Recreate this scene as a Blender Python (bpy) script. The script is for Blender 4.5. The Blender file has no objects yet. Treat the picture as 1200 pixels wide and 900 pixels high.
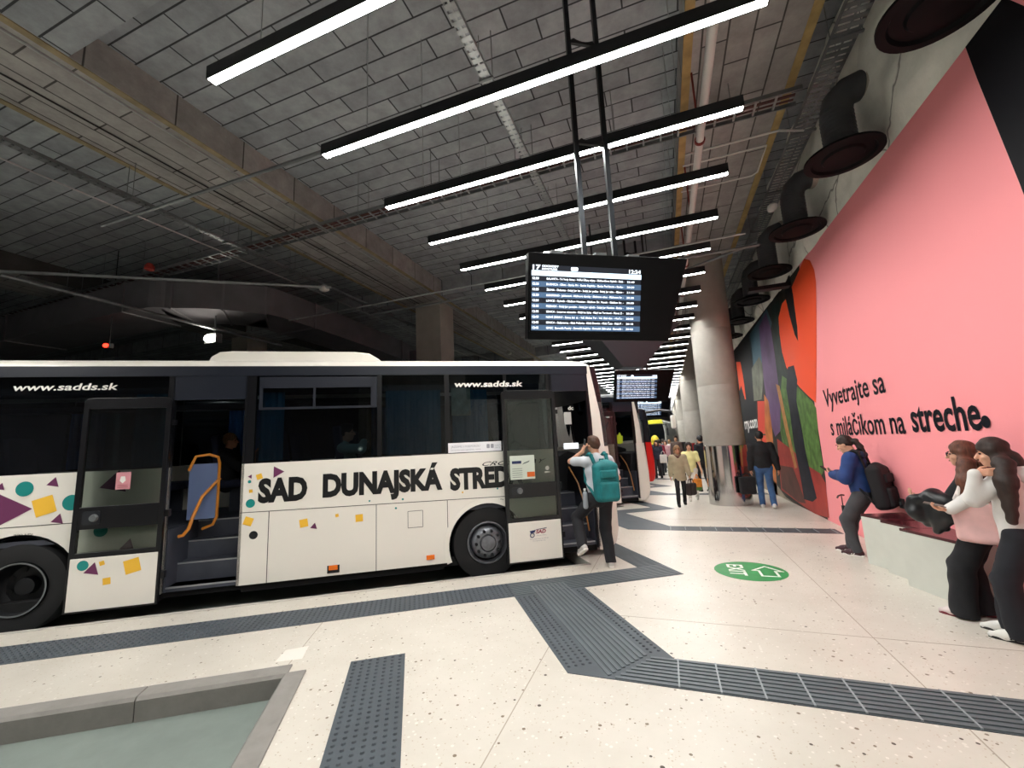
import bpy, math, random
import numpy as np
from mathutils import Vector, Matrix
random.seed(7)
SC = bpy.context.scene
COL = SC.collection
PI = math.pi
# ------------------------------------------------------------------ camera
FPX, YAW, PITCH, ROLL = 488.235, -0.343905, 0.149809, -0.047286
ANG = 0.580518                      # direction in which the buses are parked (sawtooth bays)
EYE = 1.68
def _cam():
    f = np.array([math.sin(YAW)*math.cos(PITCH), math.cos(YAW)*math.cos(PITCH), math.sin(PITCH)])
    r = np.cross(f, [0, 0, 1.]); r /= np.linalg.norm(r); u = np.cross(r, f)
    c, s = math.cos(ROLL), math.sin(ROLL)
    return f, c*r+s*u, -s*r+c*u
CF, CR, CU = _cam()
CP = np.array([0, 0, EYE])
def ray(x, y): return CF*FPX + CR*(x-600) - CU*(y-450)
def onz(x, y, z=0):
    d = ray(x, y); return CP + d*((z-EYE)/d[2])
def onx(x, y, X):
    d = ray(x, y); return CP + d*(X/d[0])
def onpl(x, y, P0, n):
    d = ray(x, y); return CP + d*(((np.array(P0)-CP) @ n)/(d @ n))
BV = np.array([math.cos(ANG), math.sin(ANG), 0]); NV = np.array([math.sin(ANG), -math.cos(ANG), 0])
K0 = onz(400, 695); K0[2] = 0
PITCHY = 5.33                       # bay spacing along the hall
BUSD, ROADZ = .3, -.15
def bp(x, y, t=0):
    w = onpl(x, y, K0-NV*(BUSD+t), NV)-K0
    return float(w @ BV), float(w[2]-ROADZ)
def mp(x, y):                       # point of the wall lining seen at a photo position -> (Y, z)
    w = onx(x, y, 2.8); return float(w[1]), float(w[2])
def sd(s, d, k=0, z=0):             # bay coordinates: s along the bay, d out on to the platform
    w = K0 + BV*s + NV*d; return (float(w[0]), float(w[1])+PITCHY*k, z)
cam = bpy.data.cameras.new('camera'); co = bpy.data.objects.new('camera', cam); COL.objects.link(co)
cam.sensor_fit = 'HORIZONTAL'; cam.sensor_width = 36; cam.lens = FPX/1200*36; cam.clip_end = 300; cam.clip_start = .02
m = Matrix.Identity(4)
for i in range(3):
    m[i][0], m[i][1], m[i][2], m[i][3] = CR[i], CU[i], -CF[i], CP[i]
co.matrix_world = m
SC.camera = co
SC.view_settings.view_transform = 'Standard'; SC.view_settings.look = 'None'
SC.view_settings.exposure = 0.38; SC.view_settings.gamma = 1; SC.view_settings.use_curve_mapping = False
# ------------------------------------------------------------------ materials
def lin(h):
    h = h.lstrip('#'); o = []
    for i in (0, 2, 4):
        c = int(h[i:i+2], 16)/255; o.append(c/12.92 if c <= .04045 else ((c+.055)/1.055)**2.4)
    return (*o, 1)
MATS = {}
def mat(name, col, rough=.6, metal=0, var=0, vscale=6, bump=0, bscale=40, spec=.5, coat=0, stretch=None):
    if name in MATS: return MATS[name]
    m = bpy.data.materials.new(name); m.use_nodes = True; nt = m.node_tree; b = nt.nodes['Principled BSDF']
    c = lin(col) if isinstance(col, str) else col
    b.inputs['Base Color'].default_value = c; b.inputs['Roughness'].default_value = rough
    b.inputs['Metallic'].default_value = metal; b.inputs['Specular IOR Level'].default_value = spec
    if coat: b.inputs['Coat Weight'].default_value = coat; b.inputs['Coat Roughness'].default_value = .08
    if var or bump:
        tc = nt.nodes.new('ShaderNodeTexCoord'); src = tc.outputs['Object']
        if stretch:
            mp_ = nt.nodes.new('ShaderNodeMapping'); mp_.inputs['Scale'].default_value = stretch
            nt.links.new(src, mp_.inputs['Vector']); src = mp_.outputs['Vector']
    if var:
        n = nt.nodes.new('ShaderNodeTexNoise'); n.inputs['Scale'].default_value = vscale; n.inputs['Detail'].default_value = 6
        nt.links.new(src, n.inputs['Vector'])
        r = nt.nodes.new('ShaderNodeValToRGB')
        r.color_ramp.elements[0].position = .3; r.color_ramp.elements[1].position = .7
        r.color_ramp.elements[0].color = (*[x*(1-var) for x in c[:3]], 1); r.color_ramp.elements[1].color = (*[min(1, x*(1+var)) for x in c[:3]], 1)
        nt.links.new(n.outputs['Fac'], r.inputs['Fac']); nt.links.new(r.outputs['Color'], b.inputs['Base Color'])
    if bump:
        n2 = nt.nodes.new('ShaderNodeTexNoise'); n2.inputs['Scale'].default_value = bscale; n2.inputs['Detail'].default_value = 4
        nt.links.new(src, n2.inputs['Vector'])
        bm = nt.nodes.new('ShaderNodeBump'); bm.inputs['Strength'].default_value = bump; bm.inputs['Distance'].default_value = .02
        nt.links.new(n2.outputs['Fac'], bm.inputs['Height']); nt.links.new(bm.outputs['Normal'], b.inputs['Normal'])
    MATS[name] = m; return m
def emis(name, col, s):
    if name in MATS: return MATS[name]
    m = bpy.data.materials.new(name); m.use_nodes = True; nt = m.node_tree; b = nt.nodes['Principled BSDF']
    c = lin(col); b.inputs['Base Color'].default_value = c; b.inputs['Emission Color'].default_value = c; b.inputs['Emission Strength'].default_value = s
    MATS[name] = m; return m
def glass(name, tint, refl=1.0, rough=.02):
    if name in MATS: return MATS[name]
    m = bpy.data.materials.new(name); m.use_nodes = True; nt = m.node_tree
    for n in list(nt.nodes): nt.nodes.remove(n)
    o = nt.nodes.new('ShaderNodeOutputMaterial'); t = nt.nodes.new('ShaderNodeBsdfTransparent'); g = nt.nodes.new('ShaderNodeBsdfGlossy')
    t.inputs['Color'].default_value = lin(tint); g.inputs['Roughness'].default_value = rough
    f = nt.nodes.new('ShaderNodeFresnel'); f.inputs['IOR'].default_value = 1.5
    mu = nt.nodes.new('ShaderNodeMath'); mu.operation = 'MULTIPLY'; mu.inputs[1].default_value = refl
    mx = nt.nodes.new('ShaderNodeMixShader')
    nt.links.new(f.outputs[0], mu.inputs[0]); nt.links.new(mu.outputs[0], mx.inputs[0]); nt.links.new(t.outputs[0], mx.inputs[1]); nt.links.new(g.outputs[0], mx.inputs[2])
    nt.links.new(mx.outputs[0], o.inputs['Surface']); MATS[name] = m; return m
# ------------------------------------------------------------------ mesh helpers
class MB:
    def __init__(s): s.v = []; s.f = []
    def add(s, vs, fs, M=None):
        o = len(s.v)
        s.v += [tuple(M @ Vector(v)) for v in vs] if M is not None else [tuple(v) for v in vs]
        s.f += [tuple(i+o for i in f) for f in fs]; return s
    def box(s, x0, x1, y0, y1, z0, z1, M=None):
        return s.add([(x0,y0,z0),(x1,y0,z0),(x1,y1,z0),(x0,y1,z0),(x0,y0,z1),(x1,y0,z1),(x1,y1,z1),(x0,y1,z1)],
                     [(0,3,2,1),(4,5,6,7),(0,1,5,4),(1,2,6,5),(2,3,7,6),(3,0,4,7)], M)
    def prism(s, poly, w0, w1, ax='xz', M=None):   # polygon in two axes pulled along the third
        n = len(poly)
        def p(u, v, w):
            return {'xz': (u, w, v), 'xy': (u, v, w), 'yz': (w, u, v)}[ax]
        vs = [p(u, v, w0) for u, v in poly]+[p(u, v, w1) for u, v in poly]
        fs = [tuple(range(n)), tuple(range(2*n-1, n-1, -1))]+[(i, i+n, (i+1) % n+n, (i+1) % n) for i in range(n)]
        a = sum(poly[i][0]*poly[(i+1) % n][1]-poly[(i+1) % n][0]*poly[i][1] for i in range(n))
        flip = (a > 0) == (w1 > w0)
        if ax == 'xz': flip = not flip
        if not flip: fs = [tuple(reversed(f)) for f in fs]
        return s.add(vs, fs, M)
    def tube(s, pts, r, n=8, M=None):
        pts = [Vector(p) for p in pts]; vs = []; fs = []; up = None
        for i, p in enumerate(pts):
            d = (pts[min(i+1, len(pts)-1)]-pts[max(i-1, 0)]).normalized()
            if up is None:
                up = Vector((0, 0, 1)) if abs(d.z) < .9 else Vector((1, 0, 0))
            a = d.cross(up).normalized(); b = a.cross(d).normalized(); up = b
            rr = r[i] if isinstance(r, (list, tuple)) else r
            for k in range(n):
                t = 2*PI*k/n; vs.append(p+a*math.cos(t)*rr+b*math.sin(t)*rr)
        for i in range(len(pts)-1):
            for k in range(n):
                k2 = (k+1) % n; fs.append((i*n+k, i*n+k2, (i+1)*n+k2, (i+1)*n+k))
        fs.append(tuple(reversed(range(n)))); fs.append(tuple(range((len(pts)-1)*n, len(pts)*n)))
        return s.add(vs, [tuple(reversed(f)) for f in fs], M)
    def xf(s, M):
        s.v = [tuple(M @ Vector(v)) for v in s.v]; return s
    def lathe(s, prof, M=None, n=32, cap=True):             # profile (radius, height) turned about z
        vs = []; fs = []
        for r, h in prof:
            for k in range(n): vs.append((r*math.cos(2*PI*k/n), r*math.sin(2*PI*k/n), h))
        for i in range(len(prof)-1):
            for k in range(n):
                k2 = (k+1) % n; fs.append((i*n+k, i*n+k2, (i+1)*n+k2, (i+1)*n+k))
        if cap: fs.append(tuple(reversed(range(n)))); fs.append(tuple(range((len(prof)-1)*n, len(prof)*n)))
        return s.add(vs, fs, M)
    def ell(s, c, r, n=12, M=None):
        vs = []; fs = []; h = n//2
        for i in range(h+1):
            a = PI*i/h
            for k in range(n):
                b = 2*PI*k/n; vs.append((c[0]+r[0]*math.sin(a)*math.cos(b), c[1]+r[1]*math.sin(a)*math.sin(b), c[2]-r[2]*math.cos(a)))
        for i in range(h):
            for k in range(n):
                k2 = (k+1) % n; fs.append((i*n+k, i*n+k2, (i+1)*n+k2, (i+1)*n+k))
        return s.add(vs, fs, M)
    def build(s, name, m, parent=None, smooth=False, bevel=0, seg=2):
        me = bpy.data.meshes.new(name); me.from_pydata(s.v, [], s.f); me.validate(); me.update()
        o = bpy.data.objects.new(name, me); COL.objects.link(o)
        if m: me.materials.append(m)
        if parent: o.parent = parent
        if smooth:
            me.polygons.foreach_set('use_smooth', [True]*len(me.polygons))
            if smooth != 'all':
                try: me.set_sharp_from_angle(angle=math.radians(38))
                except Exception: pass
        if bevel:
            b = o.modifiers.new('bevel', 'BEVEL'); b.width = bevel; b.segments = seg; b.limit_method = 'ANGLE'; b.angle_limit = .6
        return o
def tag(o, label=None, cat=None, group=None, kind=None):
    if label: o['label'] = label
    if cat: o['category'] = cat
    if group: o['group'] = group
    if kind: o['kind'] = kind
    return o
def empty(name, loc=(0,0,0), rz=0, label=None, cat=None, group=None):
    o = bpy.data.objects.new(name, None); COL.objects.link(o); o.location = loc; o.rotation_euler = (0, 0, rz); o.empty_display_size = .1
    return tag(o, label, cat, group)
def struct(o): o['kind'] = 'structure'; return o
def copy_tree(o, parent=None):
    c = o.copy(); COL.objects.link(c)
    if parent: c.parent = parent
    for ch in list(o.children): copy_tree(ch, c)
    return c
def T(x=0, y=0, z=0): return Matrix.Translation((x, y, z))
def Rx(a): return Matrix.Rotation(a, 4, 'X')
def Ry(a): return Matrix.Rotation(a, 4, 'Y')
def Rz(a): return Matrix.Rotation(a, 4, 'Z')
def frame(o, r, u):                 # matrix whose x,y run along r,u
    r = Vector(r).normalized(); u = Vector(u).normalized(); n = r.cross(u)
    return Matrix(((r.x,u.x,n.x,o[0]),(r.y,u.y,n.y,o[1]),(r.z,u.z,n.z,o[2]),(0,0,0,1)))
_dg = None
def text_verts(s, bold=0, shear=0):
    cu = bpy.data.curves.new('t', 'FONT'); cu.body = s; cu.size = 1; cu.offset = bold; cu.shear = shear; cu.resolution_u = 3
    o = bpy.data.objects.new('t', cu); COL.objects.link(o); bpy.context.view_layer.update()
    me = bpy.data.meshes.new_from_object(o.evaluated_get(bpy.context.evaluated_depsgraph_get()))
    v = [tuple(x.co) for x in me.vertices]; f = [tuple(p.vertices) for p in me.polygons]
    bpy.data.objects.remove(o); bpy.data.curves.remove(cu); bpy.data.meshes.remove(me)
    return v, f
CAPH = .729
def lettering(mb, s, M, x0, y0, cap, width=None, bold=0, shear=0, skew=None):
    """letters of cap height cap from (x0, y0); width squeezes the line to that length; M places the text plane"""
    v, f = text_verts(s, bold, shear)
    if not v: return mb
    xs = [p[0] for p in v]; a, b = min(xs), max(xs); k = cap/CAPH
    kx = width/(b-a) if width else k
    mb.add([(x0+(p[0]-a)*kx, y0+p[1]*k, 0) for p in v], f, M); return mb
def arc(cx, cy, r, a0, a1, n=10): return [(cx+r*math.cos(a0+(a1-a0)*i/n), cy+r*math.sin(a0+(a1-a0)*i/n)) for i in range(n+1)]
def rrect(x0, x1, y0, y1, r, n=5):
    return arc(x1-r, y0+r, r, -PI/2, 0, n)+arc(x1-r, y1-r, r, 0, PI/2, n)+arc(x0+r, y1-r, r, PI/2, PI, n)+arc(x0+r, y0+r, r, PI, 1.5*PI, n)
# ------------------------------------------------------------------ surfaces of the hall
def terrazzo():
    m = bpy.data.materials.new('terrazzo'); m.use_nodes = True; nt = m.node_tree; b = nt.nodes['Principled BSDF']
    tc = nt.nodes.new('ShaderNodeTexCoord')
    def vor(scale, lo, hi):
        v = nt.nodes.new('ShaderNodeTexVoronoi'); v.inputs['Scale'].default_value = scale; v.inputs['Randomness'].default_value = 1
        nt.links.new(tc.outputs['Object'], v.inputs['Vector'])
        # chip size differs from cell to cell
        sp = nt.nodes.new('ShaderNodeSeparateColor'); nt.links.new(v.outputs['Color'], sp.inputs[0])
        mr = nt.nodes.new('ShaderNodeMapRange'); mr.inputs[1].default_value = lo; mr.inputs[2].default_value = 1; mr.inputs[3].default_value = 0; mr.inputs[4].default_value = hi
        nt.links.new(sp.outputs[0], mr.inputs[0])
        l = nt.nodes.new('ShaderNodeMath'); l.operation = 'LESS_THAN'; nt.links.new(v.outputs['Distance'], l.inputs[0]); nt.links.new(mr.outputs[0], l.inputs[1])
        return l.outputs[0], sp.outputs[1]
    base = nt.nodes.new('ShaderNodeTexNoise'); base.inputs['Scale'].default_value = .9; base.inputs['Detail'].default_value = 8; base.inputs['Roughness'].default_value = .65
    nt.links.new(tc.outputs['Object'], base.inputs['Vector'])
    r = nt.nodes.new('ShaderNodeValToRGB'); r.color_ramp.elements[0].position = .3; r.color_ramp.elements[1].position = .68
    r.color_ramp.elements[0].color = lin('#c4bdb1'); r.color_ramp.elements[1].color = lin('#d3cdc2')
    nt.links.new(base.outputs['Fac'], r.inputs['Fac'])
    col = r.outputs['Color']
    for scale, lo, hi, c in ((55, .62, .34, '#b9ab98'), (38, .80, .42, '#dcd6cc'), (30, .90, .36, '#7a6b58'), (17, .94, .24, '#4a3f34')):
        fac, _ = vor(scale, lo, hi)
        mx = nt.nodes.new('ShaderNodeMix'); mx.data_type = 'RGBA'; mx.inputs[7].default_value = lin(c)
        nt.links.new(fac, mx.inputs[0]); nt.links.new(col, mx.inputs[6]); col = mx.outputs[2]
    nt.links.new(col, b.inputs['Base Color']); b.inputs['Roughness'].default_value = .32; b.inputs['Specular IOR Level'].default_value = .35
    return m
def boards(name, c1, c2, joint, rot=0, bw=1.05, bh=.30, rough=.85):
    m = bpy.data.materials.new(name); m.use_nodes = True; nt = m.node_tree; b = nt.nodes['Principled BSDF']
    tc = nt.nodes.new('ShaderNodeTexCoord'); mp_ = nt.nodes.new('ShaderNodeMapping'); mp_.inputs['Rotation'].default_value = (0, 0, rot)
    nt.links.new(tc.outputs['Object'], mp_.inputs['Vector'])
    br = nt.nodes.new('ShaderNodeTexBrick'); br.offset = .37; br.offset_frequency = 2
    br.inputs['Color1'].default_value = lin(c1); br.inputs['Color2'].default_value = lin(c2); br.inputs['Mortar'].default_value = lin(joint)
    br.inputs['Scale'].default_value = 1; br.inputs['Mortar Size'].default_value = .012; br.inputs['Mortar Smooth'].default_value = .25
    br.inputs['Brick Width'].default_value = bw; br.inputs['Row Height'].default_value = bh; br.inputs['Bias'].default_value = 0
    nt.links.new(mp_.outputs[0], br.inputs['Vector'])
    n = nt.nodes.new('ShaderNodeTexNoise'); n.inputs['Scale'].default_value = 3; n.inputs['Detail'].default_value = 8; n.inputs['Roughness'].default_value = .7
    nt.links.new(tc.outputs['Object'], n.inputs['Vector'])
    mr = nt.nodes.new('ShaderNodeMapRange'); mr.inputs[1].default_value = .3; mr.inputs[2].default_value = .7; mr.inputs[3].default_value = .72; mr.inputs[4].default_value = 1.15
    nt.links.new(n.outputs['Fac'], mr.inputs[0])
    mx = nt.nodes.new('ShaderNodeMix'); mx.data_type = 'RGBA'; mx.blend_type = 'MULTIPLY'; mx.inputs[0].default_value = 1
    nt.links.new(br.outputs['Color'], mx.inputs[6]); nt.links.new(mr.outputs[0], mx.inputs[7]); nt.links.new(mx.outputs[2], b.inputs['Base Color'])
    b.inputs['Roughness'].default_value = rough; b.inputs['Specular IOR Level'].default_value = .2
    bm = nt.nodes.new('ShaderNodeBump'); bm.inputs['Strength'].default_value = .5; bm.inputs['Distance'].default_value = .02
    nt.links.new(br.outputs['Fac'], bm.inputs['Height']); bm.invert = True; nt.links.new(bm.outputs['Normal'], b.inputs['Normal'])
    return m
def concrete(name, c, dark=.72, scale=1.2, bump=.4, crack=False):
    m = bpy.data.materials.new(name); m.use_nodes = True; nt = m.node_tree; b = nt.nodes['Principled BSDF']
    tc = nt.nodes.new('ShaderNodeTexCoord')
    n = nt.nodes.new('ShaderNodeTexNoise'); n.inputs['Scale'].default_value = scale; n.inputs['Detail'].default_value = 10; n.inputs['Roughness'].default_value = .62
    nt.links.new(tc.outputs['Object'], n.inputs['Vector'])
    r = nt.nodes.new('ShaderNodeValToRGB'); r.color_ramp.elements[0].position = .32; r.color_ramp.elements[1].position = .66
    cc = lin(c); r.color_ramp.elements[0].color = (*[x*dark for x in cc[:3]], 1); r.color_ramp.elements[1].color = cc
    nt.links.new(n.outputs['Fac'], r.inputs['Fac']); col = r.outputs['Color']
    if crack:
        v = nt.nodes.new('ShaderNodeTexVoronoi'); v.feature = 'DISTANCE_TO_EDGE'; v.inputs['Scale'].default_value = .8
        w = nt.nodes.new('ShaderNodeMix'); w.data_type = 'RGBA'; w.inputs[0].default_value = .12
        n3 = nt.nodes.new('ShaderNodeTexNoise'); n3.inputs['Scale'].default_value = 4; nt.links.new(tc.outputs['Object'], n3.inputs['Vector'])
        nt.links.new(tc.outputs['Object'], w.inputs[6]); nt.links.new(n3.outputs['Color'], w.inputs[7]); nt.links.new(w.outputs[2], v.inputs['Vector'])
        mr = nt.nodes.new('ShaderNodeMapRange'); mr.inputs[1].default_value = .0; mr.inputs[2].default_value = .012; mr.inputs[3].default_value = .25; mr.inputs[4].default_value = 1
        nt.links.new(v.outputs['Distance'], mr.inputs[0])
        mx = nt.nodes.new('ShaderNodeMix'); mx.data_type = 'RGBA'; mx.blend_type = 'MULTIPLY'; mx.inputs[0].default_value = 1
        nt.links.new(col, mx.inputs[6]); nt.links.new(mr.outputs[0], mx.inputs[7]); col = mx.outputs[2]
    nt.links.new(col, b.inputs['Base Color']); b.inputs['Roughness'].default_value = .85; b.inputs['Specular IOR Level'].default_value = .25
    bm = nt.nodes.new('ShaderNodeBump'); bm.inputs['Strength'].default_value = bump; bm.inputs['Distance'].default_value = .03
    nt.links.new(n.outputs['Fac'], bm.inputs['Height']); nt.links.new(bm.outputs['Normal'], b.inputs['Normal'])
    return m
TERR = terrazzo()
SLABM = boards('board_marked_concrete', '#a3a8ac', '#91969b', '#434548')
SOFFM = boards('board_marked_concrete_lengthwise', '#a3a19f', '#959391', '#504f4d', rot=PI/2)
CONC = concrete('fair_faced_concrete', '#b3afa6', .8, 1.5, .15)
ROUGHC = concrete('sprayed_concrete', '#eeefe6', .74, 1.3, .9, crack=True)
DARKC = concrete('dark_concrete', '#86838a', .75, .6, .2)
ROADM = concrete('worn_roadway', '#7f8882', .78, 1.6, .2)
KERBM = concrete('kerb_granite', '#8e8a85', .82, 5, .15)
SLATE = mat('slate_grey_tactile', '#484f55', .55, var=.12, vscale=3)
JOINT = mat('joint_grey', '#a59a8b', .7)
STEEL = mat('galvanised_steel', '#a9adae', .38, .85, var=.15, vscale=9)
DSTEEL = mat('dull_zinc', '#7d8183', .45, .7, var=.15, vscale=5)
BLACK = mat('black_coating', '#121316', .45)
DUCTM = mat('dark_grey_duct', '#47494d', .5, .2, var=.12, vscale=4)
WHITEP = mat('white_pipe', '#c9c9c5', .4)
YEL = mat('pale_timber_edge', '#a58d5b', .8, var=.25, vscale=5)
CHROME = mat('polished_steel', '#c9c9c9', .13, 1)
ZF, ZS, ZB = -.15, 7.1, 6.6
YN, YFAR = -9, 62
# platform with its sawtooth edge
FRONT = {k: 3.3 for k in range(-4, 10)}; FRONT[-1] = 2.83; FRONT[-2] = 2.83
BAYW, FINGER = 2.55, 1.906
poly = [(2.82, YN), (2.82, YFAR)]
KS = list(range(8, -3, -1))
for k in KS:
    A = sd(FRONT[k], 0, k); C = sd(FRONT[k], -BAYW, k)
    if k == KS[0]: poly.append((C[0], YFAR))
    poly += [C[:2], A[:2], sd(-13, 0, k)[:2], sd(-13, FINGER, k)[:2]]
poly.append((poly[-1][0], YN))
fl = MB().prism(poly, -.16, 0, 'xy').build('floor', TERR); struct(fl)
rd = MB().box(-34, 2.82, YN, YFAR, -.35, ZF).build('floor_road', ROADM); struct(rd)
# floor joints
jn = [((-1.09, YN), (-1.09, 7.2)), ((1.44, YN), (1.44, YFAR)), ((-1.5, 4.445), (2.79, 4.445)), ((1.44, 1.6), (2.79, 1.6)), ((-1.09, 1.6), (1.44, 1.6)),
      ((1.44, 12.9), (2.79, 12.9)), ((-1.2, 9.8), (2.79, 9.8)), ((-3.49, 3.65), (-3.01, 2.70))]
mb = MB()
for (x0, y0), (x1, y1) in jn:
    d = Vector((x1-x0, y1-y0)).normalized(); n = Vector((-d.y, d.x))*.0035
    mb.prism([(x0-n.x, y0-n.y), (x1-n.x, y1-n.y), (x1+n.x, y1+n.y), (x0+n.x, y0+n.y)], -.002, .0008, 'xy')
struct(mb.build('trim_1', JOINT))
# light repair patches in the terrazzo
p = [onz(*q) for q in ((322,776),(335,762),(362,757),(354,772))]
struct(MB().prism([(a[0], a[1]) for a in p], -.002, .001, 'xy').build('trim_2', mat('repair_patch', '#e6ddd4', .5)))
# kerbs
def kerb(pts, w, label, side, top=.012, stone=1.05):
    e = empty('kerb', (pts[0][0], pts[0][1], 0), 0, label, 'kerb')
    for i in range(len(pts)-1):
        a = Vector(pts[i][:2]); b = Vector(pts[i+1][:2]); L = (b-a).length; d = (b-a)/L; n = Vector((-d.y, d.x))*side
        ns = max(1, round(L/stone))
        for j in range(ns):
            u0, u1 = L*j/ns+.004, L*(j+1)/ns-.004
            m_ = Matrix.Identity(4); ox, oy = a.x-pts[0][0], a.y-pts[0][1]
            M = Matrix(((d.x, n.x, 0, ox), (d.y, n.y, 0, oy), (0, 0, 1, 0), (0, 0, 0, 1)))
            MB().prism([(-.035, ZF-.03), (-.035, top-.022), (-.014, top), (w, top), (w, ZF-.03)], u0, u1, 'yz', M).build('kerb_stone', KERBM, e)
    return e
ct = sd(FRONT[-1], -BAYW, -1)
kerb([sd(-6.2, -BAYW, -1), ct, sd(FRONT[-1], 0, -1)], .13, 'grey granite kerb along the empty bay in the foreground', 1)
LKERB = concrete('pale_kerb', '#b5b0a9', .85, 5, .1)
KM = KERBM; KERBM = LKERB
kerb([sd(-9, 0, 0), sd(3.3, 0, 0)], .05, 'thin pale kerb edge beside the parked white bus', -1, top=.004, stone=2)
KERBM = KM
# ---- tactile paving
def tactile(name, label, group=None): return empty(name, (0, 0, 0), 0, label, 'tactile paving', group)
def dome(mb, x, y, r=.0145, h=.009):
    n = 8
    v = [(x+r*math.cos(2*PI*i/n), y+r*math.sin(2*PI*i/n), .004) for i in range(n)]+[(x+.6*r*math.cos(2*PI*i/n), y+.6*r*math.sin(2*PI*i/n), .004+h) for i in range(n)]
    mb.add(v, [tuple(range(n, 2*n))]+[(i, (i+1) % n, (i+1) % n+n, i+n) for i in range(n)])
def strip_poly(mb, pts, h=.004):
    mb.prism([q[:2] for q in pts], -.003, h, 'xy')
def bars(mb, o, d, n, L, W, k, h=.010, wb=.028):     # k ribs along d across width W along n
    for i in range(k):
        c = W*(i+.5)/k
        a = [o[0]+n[0]*(c-wb/2), o[1]+n[1]*(c-wb/2)]; b = [o[0]+n[0]*(c+wb/2), o[1]+n[1]*(c+wb/2)]
        mb.prism([(a[0], a[1]), (a[0]+d[0]*L, a[1]+d[1]*L), (b[0]+d[0]*L, b[1]+d[1]*L), (b[0], b[1])], .003, h, 'xy')
RIB = mat('ribbed_slate', '#5a6266', .5, var=.1, vscale=3)
def blister_field(mb, s0, s1, d0, d1, k, pitch=.052):
    ns, nd = int((s1-s0)/pitch), int((d1-d0)/pitch)
    for i in range(ns):
        for j in range(nd):
            w = sd(s0+(i+.5)*(s1-s0)/ns, d0+(j+.5)*(d1-d0)/nd, k); dome(mb, w[0], w[1])
def quad(s0, s1, d0, d1, k): return [sd(s0, d0, k), sd(s1, d0, k), sd(s1, d1, k), sd(s0, d1, k)]
B2 = BV[:2]; N2 = NV[:2]
ORD = ['first', 'second', 'third', 'fourth', 'fifth', 'sixth']
def bay_paving(k, near):
    wd = 'beside the white bus with the long black lettering' if k == 0 else 'beside bay number %d' % k
    # 1 blister strip along the bay, then ribs to the tip
    base = MB(); strip_poly(base, quad(-12.5 if near else -4, 4.17, .43, .90, k))
    t = tactile('tactile_strip', 'long dark grey blister strip running along the kerb beside the white bus' if k == 0 else 'dark blister strip along the kerb of the bay behind the white bus' if k == 1 else 'dark strip along the kerb of the %s bay' % ORD[k])
    base.build('slab', SLATE, t)
    if near:
        mb = MB(); blister_field(mb, -6, 2.0, .44, .89, k); mb.build('blister', SLATE, t)
        mb = MB(); bars(mb, sd(2.0, .44, k), B2, N2, 2.13, .45, 10); mb.build('rib', RIB, t)
    # 2 arm turning in front of the bus
    t = tactile('tactile_strip', 'short ribbed arm of paving in front of the white bus nose' if k == 0 else 'short dark arm of paving in front of the second bus' if k == 1 else 'dark arm of paving at the front of the %s bay' % ORD[k])
    b = MB(); strip_poly(b, quad(3.8, 4.17, -2.6, .43, k)); b.build('slab', SLATE, t)
    if near:
        mb = MB(); bars(mb, sd(3.81, -1.6, k), B2, N2, .35, 2.02, 44, wb=.022); mb.build('rib', RIB, t)
    # 3 diagonal arm, blisters either side of long ribs
    t = tactile('tactile_strip', 'wide diagonal paving band of ribs between blisters on the open platform' if k == 0 else 'wide diagonal dark paving band behind the standing boy' if k == 1 else 'diagonal dark paving band of the %s bay' % ORD[k])
    P = [sd(1.98, .90, k), sd(2.83, .90, k)]
    yb, yt = 3.29+PITCHY*k, 3.69+PITCHY*k
    def hit(s, y):                                     # where line s meets the cross strip
        a = sd(s, 0, k); d = (y-a[1])/N2[1]; return d
    dl0, dm0, dm1, dr1 = hit(1.98, yb), hit(2.23, yb), hit(2.67, yt), hit(2.83, yt)
    Q = [sd(1.98, .90, k), sd(1.98, dl0, k), sd(2.23, dm0, k), sd(2.67, dm1, k), sd(2.83, dr1, k), sd(2.83, .90, k)]
    b = MB(); strip_poly(b, Q); b.build('slab', SLATE, t)
    if near:
        mb = MB(); blister_field(mb, 1.99, 2.22, .95, 2.55, k); blister_field(mb, 2.68, 2.82, .95, 2.55, k); mb.build('blister', SLATE, t)
        mb = MB()
        for i in range(9):
            s = 2.23+.44*(i+.5)/9; f = (i+.5)/9; dend = dm0+(dm1-dm0)*f-.02
            o = sd(s-.014, .66, k); mb.prism([sd(s-.014, .66, k)[:2], sd(s-.014, dend, k)[:2], sd(s+.014, dend, k)[:2], sd(s+.014, .66, k)[:2]], .003, .011, 'xy')
        mb.build('rib', RIB, t)
    # 4 strip across the hall to the wall bench
    t = tactile('tactile_strip', 'ribbed dark strip crossing the near floor towards the right edge' if k == 0 else 'plain dark strip crossing the hall floor before the pillar' if k == 1 else 'dark strip crossing the hall floor at the %s bay' % ORD[k])
    x0 = Q[2][0]; x1 = Q[3][0]
    b = MB(); strip_poly(b, [(x0, yb), (2.62, yb), (2.62, yt), (x1, yt)]); b.build('slab', SLATE if near else mat('dark_slate', '#3f464b', .5, var=.1), t)
    if near:
        mb = MB()
        for i in range(8):
            y = yb+.4*(i+.5)/8; xs = x0+(x1-x0)*(i+.5)/8+.03
            mb.prism([(xs, y-.015), (2.61, y-.015), (2.61, y+.015), (xs, y+.015)], .003, .011, 'xy')
        mb.build('rib', RIB, t)
    mb = MB()
    for i in range(11):
        x = .19+.262*i-.262
        if x < 2.6 and x > -.1: mb.box(x-.006, x+.006, yb+.005, yt-.005, .003, .0125)
    mb.build('joint', mat('pale_joint', '#8f9698', .6), t)
for k in range(0, 5): bay_paving(k, k == 0)
t = tactile('tactile_strip', 'separate blister strip at the bottom edge beside the empty bay')
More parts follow.
